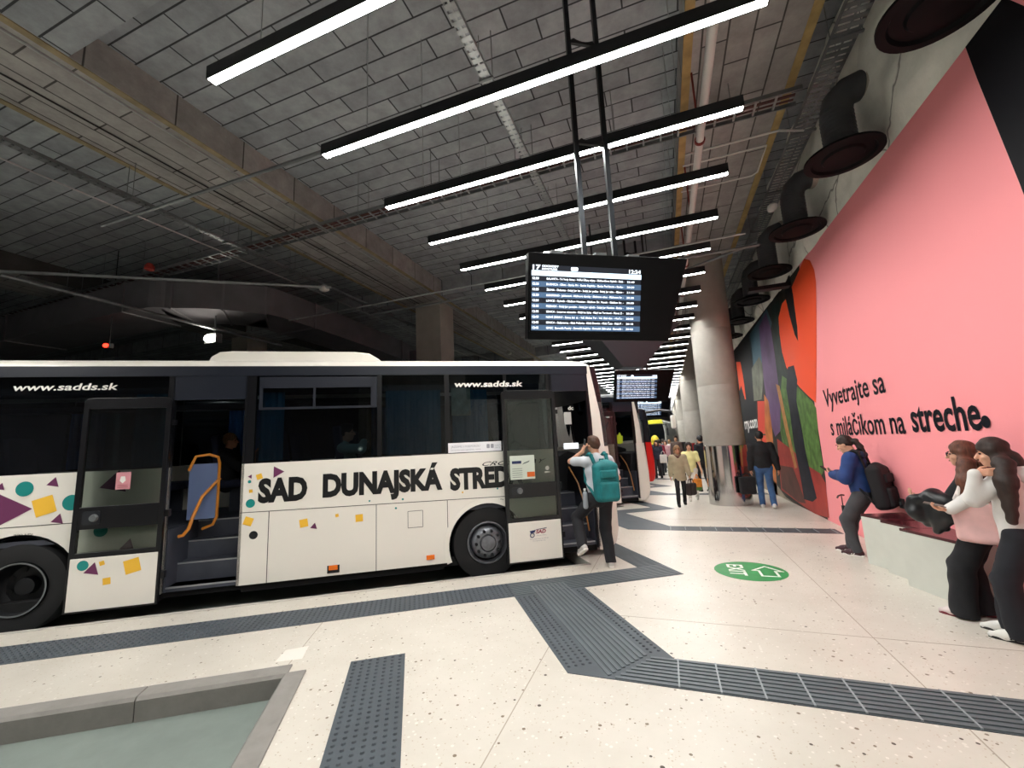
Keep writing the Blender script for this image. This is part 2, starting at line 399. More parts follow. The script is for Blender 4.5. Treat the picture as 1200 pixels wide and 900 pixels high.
b = MB(); strip_poly(b, quad(3.29, 3.72, -2.58, 1.2, -1)); b.build('slab', SLATE, t)
mb = MB(); blister_field(mb, 3.30, 3.71, -2.57, 1.2, -1, .055); mb.build('blister', SLATE, t)
# ---- ceiling, beams, walls
struct(MB().box(-34, 4, YN, YFAR, ZS, ZS+.2).build('ceiling', SLABM))
n = 1
def beam(x0, x1, y0, y1, m):
    global n
    n += 1; struct(MB().box(x0, x1, y0, y1, ZB, ZS).build('ceiling_beam', m))
for x0, x1 in ((.68, 2.2), (-8.0, -6.34), (-16.6, -15)): beam(x0, x1, YN, YFAR, SOFFM)
for i in range(-1, 6):
    yc = 1.6+10.5*i
    for xa, xb in ((2.2, 2.82), (-6.34, .68), (-15, -8.0), (-34, -16.6)): beam(xa, xb, yc-.76, yc+.76, SLABM)
mb = MB()
for x in (.68, 2.09): mb.box(x, x+.11, YN, YFAR, ZB-.012, ZB+.02)
struct(mb.build('trim_3', YEL))
mb = MB()
for x in (-6.45, -8.0): mb.box(x, x+.10, YN, YFAR, ZB-.012, ZB+.02)
struct(mb.build('trim_4', mat('dusty_timber_edge', '#8d8064', .85, var=.25, vscale=5)))
struct(MB().box(2.83, 3.1, YN, YFAR, -.2, ZS+.1).build('wall_right', ROUGHC))
# lumpy sprayed concrete above the print
ny, nz = 420, 36
Yg = np.linspace(YN, 40, ny); Zg = np.linspace(4.90, ZS, nz); YY, ZZ = np.meshgrid(Yg, Zg, indexing='ij')
def fold(a, b, p): return np.abs(np.sin(a*YY+b*ZZ+p+.8*np.sin(1.3*ZZ+.7*YY)))
bul = .10*fold(1.1, .9, .3)*fold(.7, -1.6, 1.1)+.07*fold(2.7, 1.4, .2)+.02*np.sin(7*YY+3*np.sin(5*ZZ))*np.sin(6*ZZ)+.06*(ZZ-4.9)/2
bul *= np.clip((ZZ-4.9)/.25, .12, 1)
vs = [(2.822-bul[i, j], YY[i, j], ZZ[i, j]) for i in range(ny) for j in range(nz)]
mb = MB().add(vs, [(i*nz+j, (i+1)*nz+j, (i+1)*nz+j+1, i*nz+j+1) for i in range(ny-1) for j in range(nz-1)])
struct(mb.build('wall_right', ROUGHC, smooth='all'))
struct(MB().box(-34.2, -34, YN, YFAR, -.3, ZS).build('wall_left', DARKC))
struct(MB().box(-34, 3, YFAR, YFAR+.2, -.3, ZS).build('wall_far', DARKC))
struct(MB().box(-34, 3, YN-.2, YN, -.3, ZS).build('wall_near', DARKC))
struct(MB().box(-22, -10.2, 19, 19.4, -.2, ZS).build('wall_back', DARKC))
# columns
PCX, PR = 1.41, .49
for i in range(5):
    y = 12.15+(0, 10.4, 20.9, 31.4, 41.9)[i]
    e = empty('column', (PCX, y, 0)); struct(e)
    MB().lathe([(PR-.01, 1.47), (PR, 1.49), (PR, 3.0), (PR-.004, 3.01), (PR, 3.02), (PR, 4.5), (PR-.004, 4.51), (PR, 4.52), (PR, ZB)], None, 48).build('shaft', CONC, e, smooth=True)
    MB().lathe([(PR+.012, 0), (PR+.012, 1.46), (PR-.01, 1.475)], None, 64).build('steel_sleeve', CHROME, e, smooth=True)
for i in range(4):
    y = 12.1+10.5*i
    struct(MB().box(-7.5, -6.55, y-.45, y+.45, ZF, ZB).build('column', CONC, bevel=.02))
    struct(MB().box(-16.2, -15.3, y-.45, y+.45, ZF, ZB).build('column', CONC, bevel=.02))
# ---- linear lamps
LAMPZ = 4.8
LBLK = mat('black_lamp_profile', '#15161a', .4)
LEM = emis('lamp_diffuser', '#fbfaf6', 56)
lamp0 = empty('pendant_lamp')
MB().box(-2.06, 2.06, -.04, .04, .012, .12).box(-2.06, 2.06, -.04, -.034, 0, .012).box(-2.06, 2.06, .034, .04, 0, .012).box(-2.06, -2.05, -.034, .034, 0, .012).box(2.05, 2.06, -.034, .034, 0, .012).build('housing', LBLK, lamp0)
MB().box(-2.05, 2.05, -.034, .034, .004, .012).build('diffuser', LEM, lamp0)
mb = MB()
for x in (-1.5, 1.5): mb.tube([(x, 0, .12), (x, 0, ZS-LAMPZ)], .004, 6)
wire0 = mb.build('suspension_wire', STEEL, lamp0)
mb = MB()
for x in (-1.5, 1.5): mb.tube([(x, 0, .12), (x, 0, ZB-LAMPZ)], .004, 6)
_w = mb.build('suspension_wire', STEEL); WSHORT = _w.data; bpy.data.objects.remove(_w)
NL = 46
for i in range(-2, NL):
    y = 2.06+1.058*i
    o = lamp0 if i == -2 else copy_tree(lamp0)
    if any(abs(y-(1.6+10.5*q)) < .80 for q in range(-2, 7)):
        for ch in o.children:
            if ch.name.startswith('suspension'): ch.data = WSHORT
    x = -1.05 - (.17 if i == 0 else 0)
    o.location = (x, y, LAMPZ)
    nm = {0: 'glowing linear lamp at the top left, cut off by the picture edge', 1: 'long brightest linear lamp crossing in front of the display posts',
          2: 'linear lamp just under the cable ladder', 3: 'black linear lamp next behind the cable ladder', 4: 'linear lamp whose left part ends above the big departure board'}
    lab = nm.get(i, 'black suspended linear lamp deep in the row along the hall' if i > 4 else 'suspended linear lamp over the near platform, out of the picture')
    tag(o, lab, 'lamp', 'linear lamps hung in a row along the hall')
# an added, unseen second bank of lamps that brightens the bus side and left floor
for i in range(9):
    o = copy_tree(lamp0); o.location = (-8.4, -4.7+.7*i, LAMPZ)
    tag(o, 'added unseen linear lamp over the near bays, brightening the left side', 'lamp', 'added fill lamps over the near bays')
# ---- pipes, trays, ladders
def pipe(name, pts, r, m, label, cat='pipe', group=None, nseg=8):
    o = MB().tube(pts, r, nseg).build(name, m, smooth=True); return tag(o, label, cat, group)
def tray(name, x, z, w, h, y0, y1, m, label):
    e = empty(name, (x, y0, z), 0, label, 'cable tray')
    L = y1-y0
    MB().box(-w/2, -w/2+.004, 0, L, 0, h).box(w/2-.004, w/2, 0, L, 0, h).build('side_rail', m, e)
    mb = MB(); n_ = int(min(L, 26)/.09)
    for i in range(n_): mb.box(-w/2, w/2, i*.09, i*.09+.06, 0, .004)
    mb.box(-w/2, w/2, n_*.09, L, 0, .004); mb.box(-.012, .012, 0, L, -.001, .005)
    mb.build('perforated_floor', m, e)
    mb = MB()
    for i in range(int(min(L, 30)/1.6)): mb.box(-w/2-.03, w/2+.03, i*1.6, i*1.6+.03, -.025, 0); mb.tube([(-w/2-.02, i*1.6+.015, 0), (-w/2-.02, i*1.6+.015, ZB-z)], .005, 5); mb.tube([(w/2+.02, i*1.6+.015, 0), (w/2+.02, i*1.6+.015, ZB-z)], .005, 5)
    mb.build('hanger', DSTEEL, e); return e
tray('cable_tray', 2.36, 6.13, .27, .07, -6, 50, DSTEEL, 'broad grey cable tray running beside the concrete wall top')
tray('cable_tray', -1.58, 5.98, .12, .05, -4, 40, STEEL, 'narrow bright perforated cable tray above the lamp row')
tray('cable_tray', -7.85, 5.98, .12, .05, -1, 30, DSTEEL, 'thin dim cable tray high above the white bus roof')
e = empty('cable_ladder', (-20, 5.98, 6.2), 0, 'cable ladder crossing the whole ceiling above the second long lamp', 'cable ladder')
mb = MB()
for dy in (0, .30): mb.box(0, 22.15, dy, dy+.02, 0, .06)
mb.build('side_rail', DSTEEL, e)
for i in range(44): MB().box(11.1+i*.25, 11.125+i*.25, .02, .30, .01, .03).build('rung', STEEL, e)
mb = MB()
for i in range(44): mb.box(i*.25, i*.25+.025, .02, .30, .01, .03)
tag(mb.build('rung', STEEL, e), kind='stuff')
mb = MB()
for i in range(14):
    for dy in (.01, .31): mb.tube([(i*1.6+.5, dy, .03), (i*1.6+.5, dy, ZS-6.2)], .006, 5)
mb.build('hanger_rod', DSTEEL, e)
mb = MB()
for j, dy in enumerate((.06, .10, .15, .2)): mb.tube([(0, dy, .045), (22.1, dy+.03*(j % 2), .045)], .014, 6)
mb.build('cable', mat('dark_red_cable', '#4a2724', .6), e)
e = empty('water_pipe', (.80, -4, 5.58), 0, 'thick white pipe with red clamps along the ceiling beam', 'pipe')
MB().tube([(0, 0, 0), (0, 40, 0)], .05, 12).build('pipe_run', WHITEP, e, smooth=True)
RED = mat('red_clamp', '#7c2a22', .5)
for i in range(14):
    M = T(0, 1.2+2.1*i, 0) @ Rx(PI/2)
    MB().lathe([(.052, -.02), (.066, -.02), (.066, .02), (.052, .02)], M, 16).box(-.012, .012, 1.19+2.1*i, 1.21+2.1*i, .06, ZB-5.58).build('clamp', RED, e)
pipe('conduit', [(-5.78, -2, 6.0), (-5.78, 14, 6.0), (-5.78, 14.2, 6.1), (-5.78, 14.2, 6.6)], .016, STEEL, 'thin bright conduit along the wide beam soffit at upper left')
pipe('conduit', [(-8.35, -2, 6.0), (-8.35, 18, 6.0)], .014, STEEL, 'thin bright rod left of the dim cable tray')
pipe('conduit', [(-7.35, 1.72, 6.58), (-7.35, 17, 6.58)], .012, BLACK, 'black conduit fixed along the middle of the wide beam soffit')
pipe('conduit', [(-7.0, 3.13, 4.95), (-3.1, 3.13, 4.88)], .02, DSTEEL, 'grey conduit feeding the left end of the brightest lamp')
pipe('conduit', [(-8.6, 7.63, 5.08), (1.6, 7.63, 5.08)], .018, STEEL, 'thin conduit crossing under the row of lamps behind the ladder')
pipe('conduit', [(-7.2, 9.0, 5.4), (2.1, 9.0, 5.4)], .03, DSTEEL, 'thicker conduit crossing in front of the far beam')
pipe('conduit', [(.72, 6.6, 6.1), (2.0, 6.6, 6.1), (2.12, 6.6, 6.06), (2.3, 6.6, 6.0)], .016, WHITEP, 'pale conduit bending from the beam to the broad cable tray')
pipe('conduit', [(.72, 8.0, 6.3), (1.9, 8.0, 6.3), (1.98, 7.92, 6.3), (1.98, 7.2, 6.3), (.72, 7.2, 6.3)], .014, WHITEP, 'pale conduit loop under the yellow edged beam')
pipe('sprinkler_pipe', [(2.25, 9.7, 5.75), (.5, 10.4, 5.6), (-3, 11.2, 5.4)], .035, DSTEEL, 'grey pipe slanting from the wall tray over the hall')
a = onz(0, 318, 5.6); b_ = onz(388, 337, 5.6)
pipe('sprinkler_pipe', [a, b_], .035, STEEL, 'pale straight pipe high above the bus roof, nearly level')
a = onz(0, 322, 5.0); b_ = onz(140, 358, 5.0); c_ = onz(262, 392, 5.0); d_ = onz(330, 405, 5.0)
pipe('sprinkler_pipe', [a, d_], .035, DSTEEL, 'dull sloping pipe below the level one, above the bus roof')
tag(MB().ell(tuple(onz(380, 338, 5.6)), (.12, .12, .08)).build('smoke_detector', WHITEP, smooth=True), 'small white detector at the end of the level pipe', 'detector')
tag(MB().ell((2.28, 8.5, 5.87), (.09, .14, .07)).build('smoke_detector', WHITEP, smooth=True), 'white dome under the broad cable tray by the wall', 'detector')
tag(MB().ell(tuple(onz(597, 414, 5.5)), (.1, .1, .07)).build('smoke_detector', WHITEP, smooth=True), 'white dot of a detector beyond the bus roof front', 'detector')
# perforated cable clips hanging on wires
# ---- big curved rectangular duct above the bus
def duct():
    pts = [onz(*q, 5.37)[:2] for q in ((-60, 415), (60, 385), (160, 362), (200, 361), (250, 362), (300, 367), (330, 372), (400, 395), (480, 424))]
    P = [Vector(p) for p in pts]
    # smooth (Catmull-Rom)
    out = []
    for i in range(len(P)-1):
        p0, p1, p2, p3 = P[max(i-1, 0)], P[i], P[i+1], P[min(i+2, len(P)-1)]
        for j in range(5):
            t = j/5; out.append(.5*((2*p1)+(p2-p0)*t+(2*p0-5*p1+4*p2-p3)*t*t+(3*p1-p0-3*p2+p3)*t**3))
    out.append(P[-1])
    mb = MB(); vs = []; fs = []
    for i, p in enumerate(out):
        d = (out[min(i+1, len(out)-1)]-out[max(i-1, 0)]).normalized(); nrm = Vector((-d.y, d.x))
        q = p+nrm*1.3
        vs += [(p.x, p.y, 5.37), (q.x, q.y, 5.37), (q.x, q.y, 6.1), (p.x, p.y, 6.1)]
    for i in range(len(out)-1):
        for k in range(4): fs.append((i*4+k, i*4+(k+1) % 4, (i+1)*4+(k+1) % 4, (i+1)*4+k))
    fs += [(3, 2, 1, 0), tuple(range(len(out)*4-4, len(out)*4))]
    e = empty('ventilation_duct', (0, 0, 0), 0, 'large rectangular sheet metal duct curving above the bus roof', 'duct')
    mb.add(vs, fs); mb.build('casing', mat('sheet_metal_duct', '#77757a', .5, .35, var=.12, vscale=2), e)
    mb = MB()
    for i in range(3, len(out)-1, 6):
        p = out[i]; d = (out[i+1]-out[i-1]).normalized(); nrm = Vector((-d.y, d.x)); M = frame((p.x, p.y, 5.37), (d.x, d.y, 0), (nrm.x, nrm.y, 0))
        mb.box(-.02, .02, -.03, 1.33, -.03, .76, M)
    mb.build('flange', mat('duct_flange', '#807e82', .5, .4), e)
duct()
# flood light and red lamp beyond the bus
fp = onz(249, 397, 4.75)
e = empty('flood_light', tuple(fp), 0, 'glaring white flood light just above the bus roof box', 'lamp')
MB().box(-.2, .2, -.06, .1, -.12, .12).tube([(0, .05, .12), (0, .05, ZS-float(fp[2]))], .02).build('housing', DSTEEL, e)
MB().ell((.0, -.09, 0), (.17, .05, .10), 14).build('lens', emis('flood_white', '#fff7e6', 60), e, smooth=True)
fp = onz(125, 405, 4.6)
e = empty('signal_lamp', tuple(fp), 0, 'small red signal lamp glowing in the dark above the bus', 'lamp')
MB().box(-.08, .08, 0, .1, -.06, .06).tube([(0, .05, .05), (0, .05, ZS-float(fp[2]))], .012, 6).build('housing', BLACK, e); MB().ell((0, -.02, 0), (.08, .05, .05)).build('lens', emis('red_signal', '#ff2a1a', 6), e, smooth=True)
fp = onz(105, 317, 6.3)
tag(MB().lathe([(.09, 0), (.09, .08), (.05, .14)], T(*onz(175, 316, 5.9)), 12).build('alarm_sounder', mat('dull_red', '#a03226', .5), smooth=True), 'small dull red sounder on the dark ceiling at left', 'alarm')
# ---- air outlets on the wall
def nozzle(y, z, label, s=1.0):
    e = empty('air_outlet', (2.77, y, z+.95*s), 0, label, 'air outlet', 'round air outlets along the wall top')
    pts = [(0, 0, 0), (-.12*s, 0, 0)]+[(-.12*s-.30*s*math.sin(a), 0, -.30*s*(1-math.cos(a))) for a in [PI/2*i/6 for i in range(1, 7)]]
    MB().tube([(0, 0, 0), (-.13*s, 0, 0)], .185*s, 24).build('wall_collar', mat('pale_collar', '#b9b0a4', .4, .6), e, smooth=True)
    # segmented elbow
    MB().tube([pts[1], pts[3], pts[5], pts[7]], .17*s, 20).build('elbow', DUCTM, e, smooth=True)
    x = pts[-1][0]
    prof = []
    for i in range(11):
        h = -.30*s-.52*s*i/10; prof += [(.17*s, h), (.17*s, h-.044*s), (.176*s, h-.047*s), (.176*s, h-.05*s)]
    MB().lathe([(r, h) for r, h in reversed(prof)], T(x, 0, 0), 28).build('spiral_duct', DUCTM, e, smooth=True)
    zb = -.86*s
    MB().lathe([(.16*s, zb+.10*s), (.34*s, zb+.03*s), (.40*s, zb), (.40*s, zb-.025*s), (.33*s, zb-.03*s), (.31*s, zb+.0*s), (.22*s, zb-.01*s), (.20*s, zb-.035*s), (.1*s, zb-.045*s), (.001, zb-.045*s)][::-1], T(x, 0, 0), 40).build('diffuser_disc', mat('dark_diffuser', '#0c0c0e', .6, .0, spec=.12), e, smooth=True)
for i, (y, z) in enumerate(((3.83, 4.87), (5.75, 4.9), (7.67, 4.9), (9.6, 4.93), (11.5, 4.93), (13.45, 4.93), (15.4, 4.93))):
    nozzle(y, z, ['dark round air outlet cut off by the top edge at right', 'largest whole air outlet with elbow on the wall', 'second whole air outlet beside the cable tray', 'third whole air outlet, just right of the pillar top', 'small air outlet behind the black crossbar', 'tiny air outlet far along the wall top', 'air outlet hidden past the pillar'][i])
tag(MB().box(2.0, 2.8, 9.95, 10.15, 4.78, 4.86).build('mounting_bar', BLACK), 'short black bar standing off the wall between the small outlets', 'bar')
# ------------------------------------------------------------------ printed wall lining
PINK = mat('pink_print', '#f99b9f', .6, spec=.15)
wl = empty('wall_graphic', (2.8, 3.2, 0), 0, 'huge pink advertising print covering the right wall', 'poster')
def wpoly(pts, name, m, off, raw=False):
    q = pts if raw else [mp(*p) for p in pts]
    mb = MB().prism([(y-3.2, z) for y, z in q], -.0065-.0007*off, -.006-.0007*off, 'yz')
    return mb.build(name, m, wl)
ZT = 4.96
MB().box(-.006, .018, 0, 45, 0, ZT).build('backing_board', PINK, wl)
DK = mat('print_near_black', '#16161a', .5, spec=.1)
wpoly([(2.0, ZT), (4.40, ZT), (4.36, 4.6), (4.21, 3.53), (4.06, 2.2), (3.95, 1.2), (2.0, 1.2)], 'black_shape', DK, 1, True) if False else wpoly([(3.21, ZT), (4.40, ZT), (4.36, 4.6), (4.21, 3.53), (4.06, 2.2), (3.95, 1.2), (3.21, 1.2)], 'black_shape', DK, 2, True)
wpoly([(3.95, ZT-.01), (3.82, 4.72), (3.6, 4.9), (3.5, ZT-.01)], 'pink_notch', PINK, 3, True)
yb = [mp(*q) for q in ((957,472),(956,482),(962,520),(968,560))]
YF = 47
wpoly([(YF, .004), (9.92, .004)]+[(yb[3][0], yb[3][1]), (yb[2][0], yb[2][1]), (yb[1][0], yb[1][1])]+[(9.6, 2.6), (9.3, ZT-.004), (YF, ZT-.004)], 'photo_ground', mat('print_dark_olive', '#2f302c', .5, spec=.1, var=.5, vscale=2.5), 2, True)
wpoly([(YF, .004), (16.2, .004), (15.6, 1.0), (15.3, 2.0), (14.9, 2.9), (14.6, 4.0), (14.5, ZT-.004), (YF, ZT-.004)], 'black_shape', mat('print_anthracite', '#1d1f24', .5, spec=.1), 3, True)
wpoly([(878,393),(899,362),(905,378),(897,420),(890,452),(884,440)], 'sky_patch', mat('print_slate_blue', '#4d6b7a', .5, spec=.1, var=.2, vscale=1), 3)
wpoly([(881,432),(890,418),(896,432),(893,468),(884,470)], 'building_patch', mat('print_grey_green', '#6f7264', .5, spec=.1, var=.5, vscale=2), 4)
wpoly([(884,520),(897,520),(907,605),(900,600),(891,575)], 'path_patch', mat('print_ochre_red', '#8d4030', .5, spec=.1, var=.35, vscale=2), 3)
wpoly([(888,470),(897,470),(899,508),(889,509)], 'red_panel', mat('print_red', '#c9483b', .5, spec=.1), 4)
wpoly([(889,511),(899,510),(902,545),(893,545)], 'red_panel', mat('print_red', '#c9483b', .5, spec=.1), 4)
wpoly([(904,360),(913,352),(923,440),(925,470),(914,468)], 'tree_patch', mat('print_deep_green', '#23302b', .5, spec=.1, var=.5, vscale=3), 4)
wpoly([(917,440),(934,452),(952,470),(957,478),(961,520),(966,552),(962,560),(945,545),(930,530),(918,520),(912,490)], 'grass_patch', mat('print_grass_green', '#55733d', .5, spec=.1, var=.4, vscale=5), 5)
wpoly([(911,514),(930,528),(946,545),(962,555),(968,566),(972.5,607),(955,602),(935,588),(916,574)], 'red_ground_patch', mat('print_brick_red', '#a3403a', .5, spec=.1, var=.3, vscale=1.5), 6)
wpoly([(914,545),(930,548),(945,590),(936,588),(917,572)], 'shadow_patch', mat('print_brown', '#5f3a34', .5, spec=.1, var=.3, vscale=1.5), 7)
wpoly([(893,552),(902,556),(922,583),(944,599),(912,598),(893,592)], 'pale_ground_patch', mat('print_stone', '#8f8577', .5, spec=.1, var=.2, vscale=2), 7)
wpoly([(890,383),(898,366),(904,386),(909,420),(915,470),(915,505),(909,512),(902,490),(896,450),(893,420)], 'purple_drape', mat('print_purple', '#6a5076', .5, spec=.1, var=.3, vscale=1.2), 6)
wpoly([(896,462),(901,470),(905,500),(909,545),(912,580),(908,580),(902,545),(897,505)], 'orange_leg', mat('print_orange_brown', '#b86f3e', .5, spec=.1, var=.35, vscale=2), 7)
wpoly([(910,450),(914,452),(925,505),(935,548),(932,549),(921,505)], 'wooden_pole', mat('print_tan', '#b98350', .5, spec=.1, var=.2), 8)
wpoly([(924,430),(931,428),(935,445),(934,470),(940,500),(945,530),(952,560),(958,584),(953,588),(943,585),(939,560),(931,520),(926,480),(922,455)], 'dark_figure', mat('print_blue_black', '#20222c', .5, spec=.1, var=.4, vscale=4), 9)
OR = mat('print_vermilion', '#f0532c', .5, spec=.1)
wpoly([(913,372),(917,356),(922,350),(929,335),(943,303),(950,305),(955,316),(957,330),(957.5,380),(957.5,420),(957,472),(948,464),(938,454),(930,444),(922,430),(917,412),(914,390)], 'orange_shape', OR, 7)
wpoly([(921,326),(926,322),(930,345),(935,383),(936,400),(932,392),(926,370),(921,348)], 'dark_thorn', DK, 8)
wpoly([(863,424),(868,424),(871,440),(872.5,450),(874.5,468),(873.5,468),(869,452),(867,458),(866.5,452)], 'orange_mark', OR, 8)
# writing on the wall: reads towards the viewer (-Y)
WT = mat('print_ink', '#14141c', .5, spec=.1)
def wtext(s, px0, px1, base0, base1, cap, bold, name='lettering', m=WT, extra=0, off=8):
    y0, z0 = mp(*px0); y1, z1 = mp(*px1)
    M = frame((-.0065-.0007*off-.0006, y0-3.2, base0), (0, -1, (base1-base0)/max(y0-y1, .01)), (0, 0, 1))
    mb = MB(); lettering(mb, s, M, 0, 0, cap, y0-y1, bold); return mb.build(name, m, wl)
y_, z_ = mp(968, 486)
wtext('Vyvetrajte sa', (967, 470), (1038, 450), 2.13, 2.17, .325, .012)
wtext('s miláčikom na', (974, 500), (1062, 500), 1.62, 1.62, .32, .012)
wtext('streche', (1070.5, 500), (1151.5, 490), 1.64, 1.64, .35, .022)
yd, zd = mp(1158.2, 499)
MB().prism(arc(yd-3.2, 1.705, .058, 0, 2*PI, 24)[:-1], -.0135, -.0125, 'yz').build('full_stop', WT, wl)
WW = mat('print_white', '#e2e2de', .5, spec=.1)
y0, z0 = mp(873, 498); y1, z1 = mp(888, 495)
mb = MB(); lettering(mb, 'rry.com', frame((-.0135, y0-3.2, 1.93), (0, -1, 0), (0, 0, 1)), 0, 0, .42, y0-y1, .02); mb.build('lettering', WW, wl)
# socket and round mark low on the wall
y0, z0 = mp(1063.5, 590)
e = empty('wall_socket', (2.76, y0, z0), 0, 'small black socket on the pink wall above the bench', 'socket')
MB().box(-.03, .002, -.045, .045, -.06, .06).build('cover', BLACK, e, bevel=.006); MB().lathe([(.02, 0), (.024, .006)], T(-.03, 0, 0) @ Ry(-PI/2), 14).build('outlet', DSTEEL, e)
y0, z0 = mp(1070.5, 593)
mb = MB(); 
for k, r in ((0, .085), (1, .05)):
    a = arc(0, 0, r, 0, 2*PI, 28); b = arc(0, 0, r-.014, 0, 2*PI, 28)
    for i in range(28): mb.add([(0, a[i][0], a[i][1]), (0, a[i+1][0], a[i+1][1]), (0, b[i+1][0], b[i+1][1]), (0, b[i][0], b[i][1])], [(0, 1, 2, 3)])
mb.box(-.001, 0, -.012, .012, -.02, .03)
o = mb.build('round_mark', mat('print_dark_red', '#8d2b35', .5, spec=.1), wl); o.location = (-.0085, y0-3.2, z0)
# ---- faceted bench blocks along the wall
BEN = mat('pale_grey_laminate', '#c9cbc2', .5, var=.03); BTOP = mat('dark_bench_top_pink_reflection', '#43181e', .22, spec=.6)  # dark top's red imitates the pink wall's reflection, put into the colour
def bench(pts, h, label):
    cx, cy = pts[0]
    e = empty('bench', (cx, cy, 0), 0, label, 'bench', 'faceted bench blocks along the pink wall')
    P = [(x-cx, y-cy) for x, y in pts]
    MB().prism(P, 0, h-.03, 'xy').build('body', BEN, e, bevel=.003)
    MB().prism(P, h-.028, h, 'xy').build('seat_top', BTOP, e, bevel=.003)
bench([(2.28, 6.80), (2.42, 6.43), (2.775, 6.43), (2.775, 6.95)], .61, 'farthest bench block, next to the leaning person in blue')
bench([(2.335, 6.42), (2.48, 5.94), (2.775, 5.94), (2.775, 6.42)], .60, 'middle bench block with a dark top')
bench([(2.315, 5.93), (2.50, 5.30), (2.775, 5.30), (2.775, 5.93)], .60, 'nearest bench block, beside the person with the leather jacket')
# ---- EXIT disc on the floor
e = empty('floor_sign', (.84, 6.20, .0005), 0, 'round green EXIT sign with an arrow stuck on the floor', 'sign')
MB().lathe([(.41, 0), (.41, .002)], None, 64).build('disc', mat('exit_green', '#2f8a4a', .4, var=.12, vscale=8), e)
SW = mat('sign_white', '#f0f0ea', .4)
mb = MB(); lettering(mb, 'EXIT', frame((-.24, .25, .003), (0, -1, 0), (1, 0, 0)), 0, 0, .19, .47, .02); mb.build('lettering', SW, e)
ar = [(.20, .22), (.36, .02), (.28, .02), (.28, -.20), (.10, -.20), (.10, .02), (.03, .02)]
mb = MB()
for i in range(len(ar)):
    a = Vector(ar[i]); b = Vector(ar[(i+1) % len(ar)]); d = (b-a).normalized(); n_ = Vector((-d.y, d.x))*.014
    mb.prism([tuple(a-n_-d*.012), tuple(b-n_+d*.012), tuple(b+n_+d*.012), tuple(a+n_-d*.012)], .0022, .0035, 'xy')
mb.build('arrow', SW, e)
# ---- departure boards
DB = mat('board_black', '#050507', .4, spec=.15)
ROWB = emis('screen_row', '#39516c', 1.0); ROWD = emis('screen_dark', '#0b1220', .5); ROWH = emis('screen_header', '#cfe3f2', 1.15); SCT = emis('screen_text', '#eef6ff', 1.4)
HT = emis('screen_header_text', '#7d93a8', .6)
rows = [('12:20', 'GALANTA - Tri Vody Senec - Veľké Úľany mlyny - Sládkovičovo Rybník - Malá -', '22:40'),
 ('12:25', 'DUBNICA - Obec - Banka Pri - Banka Kaplnka - Banka Pod lesom - Banka -', '20:29'),
 ('12:25', 'ŽILINA - Dubnica - Svätý Jur les - Svätý Jur pošta - Svätý Jur nám. - Bánov -', '21:10'),
 ('12:30', 'KOMÁRNO - Jablonové - Malinovo domky - Malinovo obec - Malinovo ihr. -', '20:30'),
 ('12:30', 'LEVICE - Rybník - Sládkov Hostice - Sládkov Dr. Vanek - Sládkov ihr. -', '20:00'),
 ('12:35', 'PEZINOK - Svätý Jur penzión - Svätý Jur rybník - Svätý Jur Hostice - Banka -', '20:04'),
 ('12:35', 'SENICA - Lozorno rázcestie - Malý les lipka - Malý les Terchová - Plavec Z -', '20:20'),
 ('12:40', 'NOVÉ ZÁMKY - Senec žel. st. - Veľ. Malina Tur - Veľ. Biel nám. - Hosť a -', '20:05'),
 ('12:45', 'SENICA - Bažantnica - Malá Poľanka - Malá Drevina - Malá Čata - Malá P. -', '20:10'),
 ('12:45', 'SENEC  Bernolák Panský - Bernolák kaplnka - Bernolák Záhradná - Bernolák -', '20:02')]
